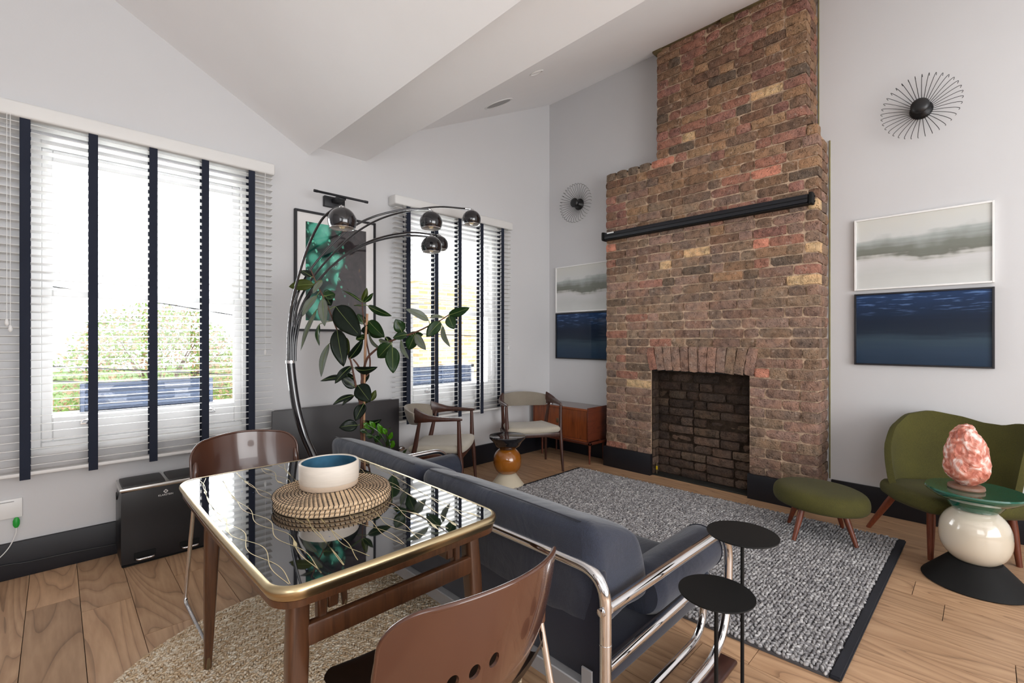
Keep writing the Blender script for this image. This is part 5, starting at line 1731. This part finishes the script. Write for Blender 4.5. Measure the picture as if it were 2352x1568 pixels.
# ================================================================== PEDAL BIN
pb = thing('recycling_bin', 'black two-compartment pedal bin with steel rim under the large blind', 'bin', (0.44, 3.30, 0))
x0, x1, y0, y1, zt = 0.237, 0.648, 3.165, 3.405, 0.425
b = B(); cushion(b, x0, x1, y0, y1, 0.006, zt - 0.022, 0.022, 4, 0.0); obj('body', b, M['blackmatt'] if False else plain('black_bin_enamel', srgb(20, 20, 24), 0.35), pb, world=True)
b = B(); box(b, x0 + 0.01, x1 - 0.01, y0 + 0.01, y1 - 0.01, 0.0, 0.010, 0.004, 1); obj('base', b, M['blackmatt'], pb, world=True)
b = B(); cushion(b, x0 - 0.002, x1 + 0.002, y0 - 0.002, y1 + 0.002, zt - 0.030, zt - 0.004, 0.012, 4, 0.0); obj('steel_rim', b, M['steel'], pb, world=True)
xm = (x0 + x1) / 2
for (a, c_) in ((x0 + 0.012, xm - 0.007), (xm + 0.007, x1 - 0.012)):
    b = B(); cushion(b, a, c_, y0 + 0.012, y1 - 0.012, zt - 0.018, zt + 0.004, 0.010, 4, 0.001); obj('lid', b, plain('bin_lid', srgb(34, 33, 34), 0.45), pb, world=True)
    m_ = (a + c_) / 2
    b = B(); box(b, m_ - 0.046, m_ + 0.046, y0 - 0.003, y0 + 0.001, 0.030, 0.068, 0.001, 1); rc = obj('pedal_recess', b, M['blackmatt'], pb, world=True)
    b = B(); tube(b, fillet([(m_ - 0.036, y0, 0.044), (m_ - 0.036, y0 - 0.030, 0.040), (m_ + 0.036, y0 - 0.030, 0.040), (m_ + 0.036, y0, 0.044)], 0.012, 5), 0.0055, 10); obj('pedal', b, M['chrome'], rc, world=True)
b = B(); lathe(b, [(0, 0), (0.020, 0), (0.020, 0.003), (0, 0.003)], 20, (x0 - 0.001, 3.30, zt - 0.07), (-1, 0, 0)); obj('side_grip', b, M['blackmatt'], pb, world=True)
rotx = Matrix.Rotation(PI / 2, 4, 'X')
text_part('lettering', 'KLARSTEIN', 0.0135, M['white'], pb, Matrix.Translation((xm - 0.01 - 0.44, y0 - 0.0012 - 3.30, 0.345)) @ rotx)
b = B()
for k in range(8):
    a = k * PI / 4
    if k % 2 == 0: box(b, xm - 0.010 + 0.007 * cos(a) - 0.003, xm - 0.010 + 0.007 * cos(a) + 0.003, y0 - 0.002, y0, 0.368 + 0.007 * sin(a) - 0.003, 0.368 + 0.007 * sin(a) + 0.003)
    else: box(b, xm - 0.010 + 0.008 * cos(a) - 0.0012, xm - 0.010 + 0.008 * cos(a) + 0.0012, y0 - 0.002, y0, 0.368 + 0.008 * sin(a) - 0.0012, 0.368 + 0.008 * sin(a) + 0.0012)
obj('emblem', b, M['white'], pb, world=True, smooth=False)

# ================================================================== ARC LAMP
base = Vector((1.22, 2.72, 0))
al = thing('arc_lamp', 'black and chrome arc floor lamp with five globe shades behind the sofa', 'floor lamp', base)
b = B(); lathe(b, [(0, 0), (0.125, 0.0), (0.130, 0.006), (0.130, 0.034), (0.124, 0.042), (0, 0.044)], 48, tuple(base)); obj('base', b, plain('black_marble_base', (0.015, 0.015, 0.017), 0.15, coat=0.8, var=0.4, vscale=18), al, world=True)
low = [base + Vector((0, 0, 0.04)), at(742, 1100, 2.78), at(722, 1052, 2.79), at(699, 1000, 2.80), at(682, 940, 2.80), at(672, 880, 2.80), at(667, 829, 2.80)]
b = B(); tube(b, bez(low, 48), [0.0275] * 48 + [0.0275] if False else 0.0255, 18); obj('stem', b, M['darkchrome'], al, world=True)
b = B(); p0 = low[-1]; tube(b, [p0 - Vector((0, 0, 0.012)), p0 + Vector((0, 0, 0.004))], 0.0275, 18); obj('collar', b, M['chrome'], al, world=True)

arms = [
    # (points in the picture with true distances, shade radius, shade drop)
    ([(661, 829, 2.79), (663, 760, 2.785), (672, 690, 2.775), (690, 620, 2.76), (712, 556, 2.74), (738, 506, 2.72), (762, 483, 2.70), (783, 474, 2.69)], (786, 508, 2.69), 0.080),
    ([(666, 829, 2.80), (667, 772, 2.81), (676, 700, 2.83), (700, 640, 2.88), (742, 583, 2.95), (800, 528, 3.04), (860, 497, 3.14), (930, 481, 3.23), (984, 480, 3.28)], (990, 511, 3.29), 0.079),
    ([(670, 829, 2.81), (672, 772, 2.82), (684, 700, 2.86), (715, 642, 2.94), (760, 588, 3.08), (818, 534, 3.24), (880, 500, 3.42), (950, 482, 3.62), (1010, 475, 3.76), (1068, 479, 3.87)], (1083, 504, 3.89), 0.078),
    ([(674, 829, 2.82), (676, 776, 2.83), (692, 706, 2.87), (728, 648, 2.95), (775, 600, 3.08), (832, 565, 3.22), (890, 547, 3.36), (945, 541, 3.48), (988, 544, 3.56)], (991, 566, 3.57), 0.079),
    ([(678, 829, 2.83), (681, 776, 2.84), (698, 706, 2.89), (735, 642, 2.98), (784, 592, 3.12), (840, 558, 3.30), (896, 540, 3.48), (950, 534, 3.65), (1002, 540, 3.80)], (1008, 562, 3.84), 0.076),
]
for path, (su, sv, sdp), sr in arms:
    pts = [at(*p) for p in path]
    c = at(su, sv, sdp)
    b = B(); tube(b, bez(pts, 64), 0.0072, 12); am = obj('arm', b, M['darkchrome'], al, world=True)
    # globe shade, open at the bottom
    b = B()
    a_top = 0.30; prf = []
    ths = [0.14 + (2.10 - 0.14) * k / 22 for k in range(23)]
    prf = [(sr * sin(t), sr * cos(t)) for t in ths]
    lathe(b, prf, 40, tuple(c))
    inn = B(); lathe(inn, [((sr - 0.002) * sin(t), (sr - 0.002) * cos(t)) for t in reversed(ths)], 40, tuple(c))
    sh_ = obj('lamp_shade', b, M['darkchrome'], al, world=True)
    obj('shade_lining', inn, M['shadein'], sh_, world=True)
    rim = B(); zr = sr * cos(2.10); rr_ = sr * sin(2.10)
    tube(rim, [(c.x + rr_ * cos(k * PI / 20), c.y + rr_ * sin(k * PI / 20), c.z + zr) for k in range(40)], 0.0022, 8, closed=True)
    obj('rim', rim, M['chrome'], sh_, world=True)
    k = B(); lathe(k, [(0, sr * 0.96), (0.016, sr * 0.97), (0.018, sr * 1.02), (0.012, sr * 1.09), (0.007, sr * 1.12), (0, sr * 1.12)], 18, tuple(c))
    tube(k, [Vector(c) + Vector((0, 0, sr * 1.10)), pts[-1]], 0.0075, 12)
    obj('chrome_cap', k, M['chrome'], sh_, world=True)
    g = B(); lathe(g, [(0, -0.046), (0.012, -0.043), (0.019, -0.03), (0.019, -0.018), (0.011, 0.004), (0.011, 0.03), (0, 0.03)], 16, tuple(c)); obj('bulb', g, M['bulb'], sh_, world=True)

# ================================================================== RUBBER PLANT
S = 4.611


def zp(x, y, dep): return at(640 + x / S, 600 + y / S, dep)


def leaf_mesh(base, tip, width, mat, depth_tip=0.0, side=0.0, droop=0.0, fold=0.25, parent=None, rot=0.0):
    """base, tip: points; side turns the blade about its own axis; droop bends it"""
    a = base; t = tip; ax = (t - a); Ln = ax.length; ax.normalize()
    view = (Vector((0, 0, EYE)) - (a + t) / 2).normalized()
    wd = ax.cross(view).normalized(); nm = wd.cross(ax).normalized()
    if nm.dot(view) < 0: nm = -nm
    R = Matrix.Rotation(side, 3, ax); wd = R @ wd; nm = R @ nm
    b = B(); NJ, NI = 12, 6; G = []
    for j in range(NJ + 1):
        v = j / NJ
        w = width / 2 * (max(0.0, sin(PI * v ** 0.86)) ** 0.72) * (1 - 0.12 * v)
        w = max(w, 0.0012 if 0 < j < NJ else 0.0006)
        bend = droop * Ln * (4 * v * (1 - v))
        row = []
        for i in range(NI + 1):
            u = -1 + 2 * i / NI
            row.append(b.verts.new(a + ax * (Ln * v) + wd * (w * u) + nm * (bend - 0.0 + fold * w * abs(u) - 0.12 * w * u * u + 0.0015 * sin(v * 9 + u * 3))))
        G.append(row)
    for A, C in zip(G, G[1:]):
        for i in range(NI): b.faces.new((A[i], A[i + 1], C[i + 1], C[i]))
    bmesh.ops.solidify(b, geom=list(b.faces), thickness=0.0012)
    r = [a + ax * (Ln * v) + nm * (droop * Ln * 4 * v * (1 - v) + 0.0016) for v in [k / 10 for k in range(10)]]
    n0 = len(b.faces)
    tube(b, r, [0.0020 - 0.00014 * k for k in range(10)], 5)
    b.faces.ensure_lookup_table()
    for f in b.faces[n0:]: f.material_index = 1
    return b


rp = thing('rubber_plant', 'tall rubber plant with dark glossy leaves behind the sofa', 'plant', (1.44, 2.82, 0))
D0 = 2.98
b = B(); lathe(b, [(0, 0.0), (0.085, 0.0), (0.112, 0.21), (0.115, 0.22), (0.105, 0.22), (0.102, 0.19), (0, 0.19)], 40); obj('pot', b, M['terracotta'], rp)
b = B(); lathe(b, [(0, 0.195), (0.101, 0.195), (0.101, 0.18)], 30); obj('soil', b, M['soil'], rp)
foot = Vector((1.44, 2.82, 0.19))
stems = [
    ([foot, zp(880, 1900, D0), zp(870, 1560, D0), zp(845, 1440, D0 - .01), zp(820, 1330, D0 - .02), zp(790, 1180, D0 - .03), zp(758, 1040, D0 - .04), zp(690, 880, D0 - .06), zp(615, 715, D0 - .08), zp(560, 580, D0 - .10), zp(470, 370, D0 - .12), zp(395, 220, D0 - .13), zp(345, 95, D0 - .14)], 0.0085, 0.0035),
    ([foot + Vector((0.01, 0, 0)), zp(885, 1900, D0), zp(880, 1500, D0), zp(880, 1215, D0), zp(845, 1110, D0 - .01), zp(790, 1035, D0 - .03)], 0.0095, 0.005),
    ([zp(882, 1230, D0), zp(930, 1045, D0 - .02), zp(1000, 960, D0 - .04), zp(1110, 880, D0 - .06), zp(1250, 820, D0 - .08), zp(1450, 750, D0 - .10), zp(1600, 680, D0 - .12), zp(1720, 620, D0 - .13), zp(1798, 568, D0 - .14)], 0.0080, 0.003),
    ([zp(885, 1240, D0 + .01), zp(950, 1190, D0 + .02), zp(968, 1050, D0 + .03), zp(935, 870, D0 + .03), zp(925, 760, D0 + .03), zp(905, 650, D0 + .02), zp(890, 520, D0 + .01), zp(885, 430, D0)], 0.0060, 0.0028),
]
for pth, r0, r1 in stems:
    c = bez(pth, 60); n = len(c)
    b = B(); tube(b, c, [r0 + (r1 - r0) * k / (n - 1) for k in range(n)], 8); obj('stem', b, M['stem'], rp, world=True)
b = B(); cn = [zp(905, 2100, D0 + .015), zp(905, 1560, D0 + .012), zp(918, 900, D0 + .01), zp(938, 555, D0 + .01)]; c = bez(cn, 24)
tube(b, c, [0.0075 if k % 5 else 0.0086 for k in range(len(c))], 10); obj('cane', b, M['bamboo'], rp, world=True)

LV = [
    # bx, by, tx, ty, width, kind, side(deg), droop, depth of tip relative to base
    (375, 245, 108, 268, 112, 'O', 20, 0.06, -0.02), (352, 168, 228, 95, 72, 'D', 40, 0.05, 0.03), (430, 255, 300, 262, 46, 'D', 50, -0.05, 0.0),
    (462, 205, 362, 342, 58, 'W', 35, 0.06, -0.03), (405, 362, 250, 585, 74, 'W', 30, 0.12, -0.04), (468, 388, 488, 688, 96, 'W', 20, 0.05, -0.05),
    (475, 375, 600, 345, 110, 'G', -30, 0.05, 0.05), (500, 370, 555, 470, 90, 'D', 0, 0.0, 0.04), (402, 515, 232, 945, 46, 'W', 45, 0.04, -0.03), (432, 665, 430, 895, 46, 'G', 50, 0.08, 0.02),
    (605, 478, 872, 800, 228, 'D', 8, 0.06, -0.08), (618, 722, 688, 1115, 168, 'D', 10, 0.06, -0.07), (535, 872, 450, 1225, 66, 'W', 40, 0.08, -0.02),
    (705, 800, 742, 985, 74, 'O', 30, 0.05, 0.0), (742, 1035, 892, 822, 88, 'D', 30, 0.05, -0.03), (772, 1108, 595, 1295, 84, 'D', 25, 0.10, -0.06),
    (735, 1235, 440, 1268, 58, 'D', 45, 0.08, -0.04), (815, 1338, 660, 1215, 112, 'D', 10, 0.05, -0.03), (700, 1180, 822, 1310, 92, 'D', 20, 0.03, 0.03),
    (806, 1130, 1050, 1118, 80, 'D', 35, 0.16, -0.05), (838, 1310, 972, 1488, 172, 'D', 5, 0.05, -0.07), (958, 1182, 868, 1318, 66, 'D', 35, 0.03, 0.0),
    (968, 1478, 1030, 1362, 62, 'O', 30, 0.04, 0.02), (800, 1418, 572, 1518, 56, 'D', 40, 0.08, -0.02), (802, 1420, 668, 1525, 46, 'D', 45, 0.06, 0.02),
    (880, 1440, 985, 1475, 80, 'O', 50, 0.04, 0.03), (905, 1505, 812, 1690, 110, 'D', 20, 0.05, -0.05), (838, 1735, 640, 1760, 120, 'D', 15, 0.12, -0.04), (915, 1690, 1092, 1672, 66, 'D', 45, 0.22, -0.02),
    (880, 430, 680, 305, 30, 'G', 55, 0.03, 0.0), (886, 424, 936, 280, 54, 'O', 30, 0.03, 0.0), (900, 436, 1002, 335, 48, 'G', 40, 0.04, 0.0),
    (885, 470, 795, 466, 16, 'G', 60, 0.0, 0.0), (945, 470, 1198, 578, 74, 'G', 30, 0.05, -0.03), (905, 668, 835, 555, 84, 'G', 15, 0.05, 0.0),
    (952, 630, 1122, 805, 130, 'G', 12, 0.06, -0.04), (905, 768, 968, 668, 100, 'D', 20, 0.03, -0.02), (952, 738, 1110, 945, 34, 'W', 60, 0.14, -0.04), (958, 725, 1090, 808, 84, 'G', 20, 0.04, 0.03),
    (820, 828, 930, 775, 66, 'G', 25, 0.04, 0.0), (1190, 872, 1050, 1022, 150, 'G', 5, 0.04, 0.02), (1062, 830, 1190, 868, 52, 'W', 40, 0.06, -0.02), (1130, 800, 1205, 862, 60, 'D', 30, 0.04, 0.03),
    (1205, 905, 1213, 1185, 145, 'G', 6, 0.05, -0.05), (1308, 752, 1238, 612, 122, 'G', 8, 0.05, -0.03), (1368, 775, 1210, 810, 84, 'G', 25, 0.05, 0.0),
    (1372, 780, 1532, 775, 84, 'G', 30, 0.04, 0.03), (1440, 785, 1372, 938, 120, 'G', 5, 0.04, 0.02), (1448, 772, 1560, 938, 86, 'W', 20, 0.06, -0.04), (1295, 838, 1382, 1038, 54, 'W', 40, 0.10, -0.03),
    (1590, 628, 1345, 505, 78, 'W', 25, 0.10, -0.04), (1742, 592, 1598, 596, 38, 'W', 50, 0.10, -0.02), (1712, 640, 1565, 800, 122, 'G', 10, 0.05, -0.03),
    (1735, 685, 1818, 908, 56, 'W', 35, 0.14, -0.04), (1800, 580, 1858, 718, 112, 'G', 8, 0.05, -0.02), (1800, 570, 2022, 490, 92, 'L', 15, 0.04, -0.03),
]
LM = {'O': 'leafolive', 'D': 'leafdark', 'G': 'leafgreen', 'W': 'leafgrey', 'L': 'leafgreen'}


def stem_depth(x, y):       # distance of the nearest stem under that picture point
    best = (1e9, D0)
    for pth, _, _ in stems:
        for p in bez(pth, 40):
            dep = p.x * FW[0] + p.y * FW[1]; lat = p.x * RT[0] + p.y * RT[1]
            u = 1176 + FPX * lat / dep; v = 780 - FPX * (p.z - EYE) / dep
            X_, Y_ = (u - 640) * S, (v - 600) * S
            dd = (X_ - x) ** 2 + (Y_ - y) ** 2
            if dd < best[0]: best = (dd, dep, X_, Y_)
    return best


for (bx_, by_, tx, ty, w, kd, side, dr, dt) in LV:
    sd_ = stem_depth(bx_, by_); dep = sd_[1]
    base_ = zp(bx_, by_, dep); tip_ = zp(tx, ty, dep + dt)
    b = leaf_mesh(base_, tip_, 1.1 * w / S / FPX * dep / max(0.5, cos(rad(side))), None, side=rad(side), droop=dr)
    if sd_[0] ** 0.5 > 12:
        n0 = len(b.faces)
        tube(b, bez([zp(sd_[2], sd_[3], dep), (zp(sd_[2], sd_[3], dep) + base_) / 2 + Vector((0, 0, 0.004)), base_], 6), 0.0022, 6)
        b.faces.ensure_lookup_table()
        for f in b.faces[n0:]: f.material_index = 1
    obj('leaf', b, [M[LM[kd]], M['midrib']], rp, world=True, angle=180)

# small bright green plant beside it
zz = thing('houseplant', 'small bright green leafy plant in front of the radiator', 'plant', (1.66, 2.72, 0))
b = B(); lathe(b, [(0, 0.0), (0.058, 0.0), (0.078, 0.15), (0.080, 0.16), (0.072, 0.16), (0.070, 0.14), (0, 0.14)], 36); obj('pot', b, M['terracotta'], zz)
S2 = 8.11


def z3(x, y, dep): return at(770 + x / S2, 930 + y / S2, dep)


ft_ = Vector((1.66, 2.72, 0.14)); DZ = 2.98
zst = [[ft_, z3(1010, 1000, DZ), z3(950, 740, DZ - .02), z3(860, 560, DZ - .04), z3(740, 450, DZ - .06), z3(600, 370, DZ - .07)],
       [ft_, z3(1060, 980, DZ), z3(1030, 780, DZ), z3(1000, 620, DZ), z3(960, 500, DZ)],
       [ft_, z3(980, 980, DZ - .02), z3(900, 800, DZ - .05), z3(780, 640, DZ - .07), z3(560, 500, DZ - .09)],
       [ft_, z3(1180, 1100, DZ + .06), z3(1260, 980, DZ + .1), z3(1330, 830, DZ + .14)]]
for p in zst:
    b = B(); tube(b, bez(p, 24), 0.0030, 6); obj('stem', b, M['leafgreen'], zz, world=True)
for (bx_, by_, tx, ty, w, kd) in (
        (640, 400, 520, 340, 90, 'B'), (740, 455, 640, 290, 110, 'B'), (700, 440, 520, 405, 60, 'B'), (870, 545, 790, 335, 118, 'B'), (870, 540, 800, 520, 70, 'B'), (960, 540, 880, 425, 96, 'B'), (960, 500, 990, 600, 40, 'G'),
        (1005, 640, 1060, 500, 88, 'B'), (1015, 700, 1085, 660, 40, 'B'), (1050, 800, 1090, 660, 84, 'B'), (590, 500, 450, 460, 96, 'G'), (690, 600, 560, 540, 100, 'G'), (690, 540, 700, 440, 56, 'G'),
        (790, 660, 720, 560, 110, 'G'), (840, 640, 830, 540, 56, 'G'), (985, 650, 950, 560, 46, 'G'), (950, 740, 985, 640, 56, 'G'), (960, 770, 1010, 700, 56, 'G'), (760, 700, 800, 590, 80, 'G'),
        (1260, 880, 1335, 820, 36, 'G'), (1240, 930, 1300, 870, 30, 'G'), (1000, 440, 1040, 430, 26, 'G')):
    b = leaf_mesh(z3(bx_, by_, DZ - .03), z3(tx, ty, DZ - .05), w / S2 / FPX * DZ * 1.05, None, side=rad(15), droop=0.06)
    obj('leaf', b, [M['leafbright' if kd == 'B' else 'leafgreen'], M['leafolive']], zz, world=True, angle=180)

# ================================================================== OUTSIDE THE WINDOWS
def window_box(x0, x1, label):
    r = thing('window_box', label, 'window box', ((x0 + x1) / 2, 3.86, 0.75))
    b = B()
    box(b, x0, x1, 3.82, 3.83, 0.765, 0.93); box(b, x0, x1, 3.92, 3.93, 0.765, 0.93); box(b, x0, x0 + 0.01, 3.82, 3.93, 0.765, 0.93); box(b, x1 - 0.01, x1, 3.82, 3.93, 0.765, 0.93); box(b, x0, x1, 3.82, 3.93, 0.755, 0.77)
    obj('trough', b, M['planterbox'], r, world=True, smooth=False)
    for k in range(4):
        b = B(); box(b, x0 + 0.01, x1 - 0.01, 3.806, 3.822, 0.785 + k * 0.036, 0.805 + k * 0.036, 0.005, 2); obj('rib', b, M['planterbox'], r, world=True)
    for x in (x0 + 0.01, (x0 + x1) / 2, x1 - 0.012):
        b = B(); box(b, x - 0.01, x + 0.01, 3.803, 3.82, 0.765, 0.935, 0.003, 1); obj('post', b, M['planterbox'], r, world=True)
    b = B(); box(b, x0 + 0.01, x1 - 0.01, 3.83, 3.92, 0.90, 0.915); obj('soil', b, M['soil'], r, world=True, smooth=False)


window_box(0.105, 0.79, 'slate blue ribbed planter box on the ledge outside the large-blind window')
window_box(2.39, 3.13, 'slate blue ribbed planter box on the ledge outside the window behind the armchairs')
b = B(); box(b, -0.3, 3.4, YW + 0.28, 4.0, 0.66, 0.757, 0.004, 1)
o = obj('trim_2', b, plain('pale_stone_ledge', (0.62, 0.60, 0.57), 0.8)); o['kind'] = 'structure'

b = B(); box(b, -40, 60, 4.6, 90, -3.3, -3.2)
g = obj('garden_lawn', b, plain('lawn', srgb(104, 132, 62), 0.95, var=0.3, vscale=3), smooth=False); tag(g, 'green lawn far below outside the windows', 'lawn')
# brick house outside the second window
hs_ = thing('neighbouring_house', 'pale yellow brick house seen through the blind behind the armchairs', 'house', (9.0, 8.5, -3.2))
m, nt, p = new_mat('far_yellow_brick')
tc = N(nt, 'ShaderNodeTexCoord'); mp = N(nt, 'ShaderNodeMapping'); mp.inputs['Rotation'].default_value = (PI / 2, 0, 0); L(nt, tc.outputs['Object'], mp.inputs[0])
bt = N(nt, 'ShaderNodeTexBrick'); bt.inputs['Scale'].default_value = 1; bt.inputs['Brick Width'].default_value = 0.23; bt.inputs['Row Height'].default_value = 0.075; bt.inputs['Mortar Size'].default_value = 0.01
bt.inputs['Color1'].default_value = (*srgb(232, 208, 166), 1); bt.inputs['Color2'].default_value = (*srgb(204, 164, 114), 1); bt.inputs['Mortar'].default_value = (*srgb(214, 204, 190), 1)
L(nt, mp.outputs[0], bt.inputs[0]); L(nt, bt.outputs[0], p.inputs['Base Color']); p.inputs['Roughness'].default_value = 0.9
b = B(); box(b, 5.2, 13, 8.0, 12, -3.2, 2.4); obj('wall', b, m, hs_, world=True, smooth=False)
for (x, z) in ((5.7, -0.6), (7.1, -0.6), (8.5, -0.6), (7.1, 1.0)):
    b = B()
    for (a, c_, d, e) in ((x, x + 0.9, z, z + 0.08), (x, x + 0.9, z + 1.2, z + 1.28), (x, x + 0.08, z, z + 1.28), (x + 0.82, x + 0.9, z, z + 1.28), (x + 0.41, x + 0.49, z, z + 1.28), (x, x + 0.9, z + 0.6, z + 0.68)):
        box(b, a, c_, 7.94, 8.02, d, e)
    w_ = obj('window', b, M['trimwhite'], hs_, world=True, smooth=False)
    b = B(); box(b, x + 0.05, x + 0.85, 7.985, 8.005, z + 0.05, z + 1.23); obj('pane', b, plain('far_pane', srgb(150, 160, 170), 0.1), w_, world=True, smooth=False)

# garden tree outside the first window


def tree(loc, crown_c, crown_r, n, label, seed, kinds):
    r = thing('garden_tree', label, 'tree', loc)
    rn = random.Random(seed)
    b = B(); tube(b, bez([loc, Vector(loc) + Vector((0.1, 0, 1.6)), Vector(crown_c)], 12), [0.13 - 0.008 * k for k in range(13)][:13] if False else 0.10, 8)
    for k in range(26):
        a = rn.uniform(0, 6.28); e = rn.uniform(0.1, 1.4); L_ = rn.uniform(0.7, 1.15)
        d_ = Vector((cos(a) * cos(e) * crown_r[0], sin(a) * cos(e) * crown_r[1], sin(e) * crown_r[2])) * L_
        s_ = Vector(crown_c) - Vector((0, 0, crown_r[2] * 0.4))
        tube(b, bez([s_, s_ + d_ * 0.5 + Vector((0, 0, 0.1)), s_ + d_], 8), [0.035, 0.03, 0.025, 0.022, 0.018, 0.014, 0.010, 0.008, 0.006][:9], 5)
    obj('branches', b, plain('tree_bark', srgb(120, 100, 84), 0.9), r, world=True)
    for mi, (mt_, fr) in enumerate(kinds):
        rr_ = np.random.RandomState(seed + mi); q = int(n * fr)
        d_ = rr_.normal(size=(q, 3)); d_ /= np.linalg.norm(d_, axis=1)[:, None]; rad_ = rr_.uniform(0.25, 1.0, q) ** 0.4
        P_ = d_ * rad_[:, None] * np.array(crown_r) + np.array(crown_c)
        P_ += 0.0
        t1_ = rr_.normal(size=(q, 3)); t1_ /= np.linalg.norm(t1_, axis=1)[:, None]; t2_ = np.cross(t1_, rr_.normal(size=(q, 3))); t2_ /= np.linalg.norm(t2_, axis=1)[:, None]
        s_ = rr_.uniform(0.016, 0.036, q)[:, None]
        V_ = np.stack([P_ - t1_ * s_, P_ + t2_ * s_ * 0.45, P_ + t1_ * s_, P_ - t2_ * s_ * 0.45], 1).reshape(-1, 3) - np.array(loc)
        me = bpy.data.meshes.new('foliage'); me.vertices.add(q * 4); me.vertices.foreach_set('co', V_.ravel().astype(np.float32))
        me.loops.add(q * 4); me.loops.foreach_set('vertex_index', np.arange(q * 4, dtype=np.int32)); me.polygons.add(q); me.polygons.foreach_set('loop_start', np.arange(0, q * 4, 4, dtype=np.int32))
        me.update(calc_edges=True); me.materials.append(mt_)
        o = bpy.data.objects.new('foliage', me); link(o, r); o['kind'] = 'stuff'


lg1 = plain('pale_green_leaf', srgb(132, 162, 78), 0.6, var=0.3, vscale=4); lg2 = plain('bud_brown_leaf', srgb(196, 158, 124), 0.7, var=0.3, vscale=4)  # green and brown leaf colours, both kept evenly pale
tree((0.9, 7.6, -3.2), (0.95, 7.6, 0.55), (1.05, 0.9, 1.15), 15000, 'budding garden tree seen through the large blind', 4, ((lg1, 0.6), (lg2, 0.4)))
tree((3.4, 10.5, -3.2), (3.4, 10.5, 0.1), (1.9, 1.2, 1.0), 15000, 'lower brownish garden tree further back through the large blind', 9, ((lg2, 0.7), (lg1, 0.3)))
for k, (za, zb, lab) in enumerate(((1.75, 1.35, 'highest'), (1.05, 0.72, 'middle'), (0.92, 0.55, 'lowest'))):
    b = B(); tube(b, bez([(-2.0, 5.6, za + 0.15), (0.3, 5.8, za - 0.12), (2.6, 6.0, zb), (6, 6.4, zb - 0.1)], 24), 0.006, 6)
    o = obj('overhead_cable', b, M['blackmatt']); tag(o, lab + ' overhead cable crossing outside the large-blind window', 'cable')
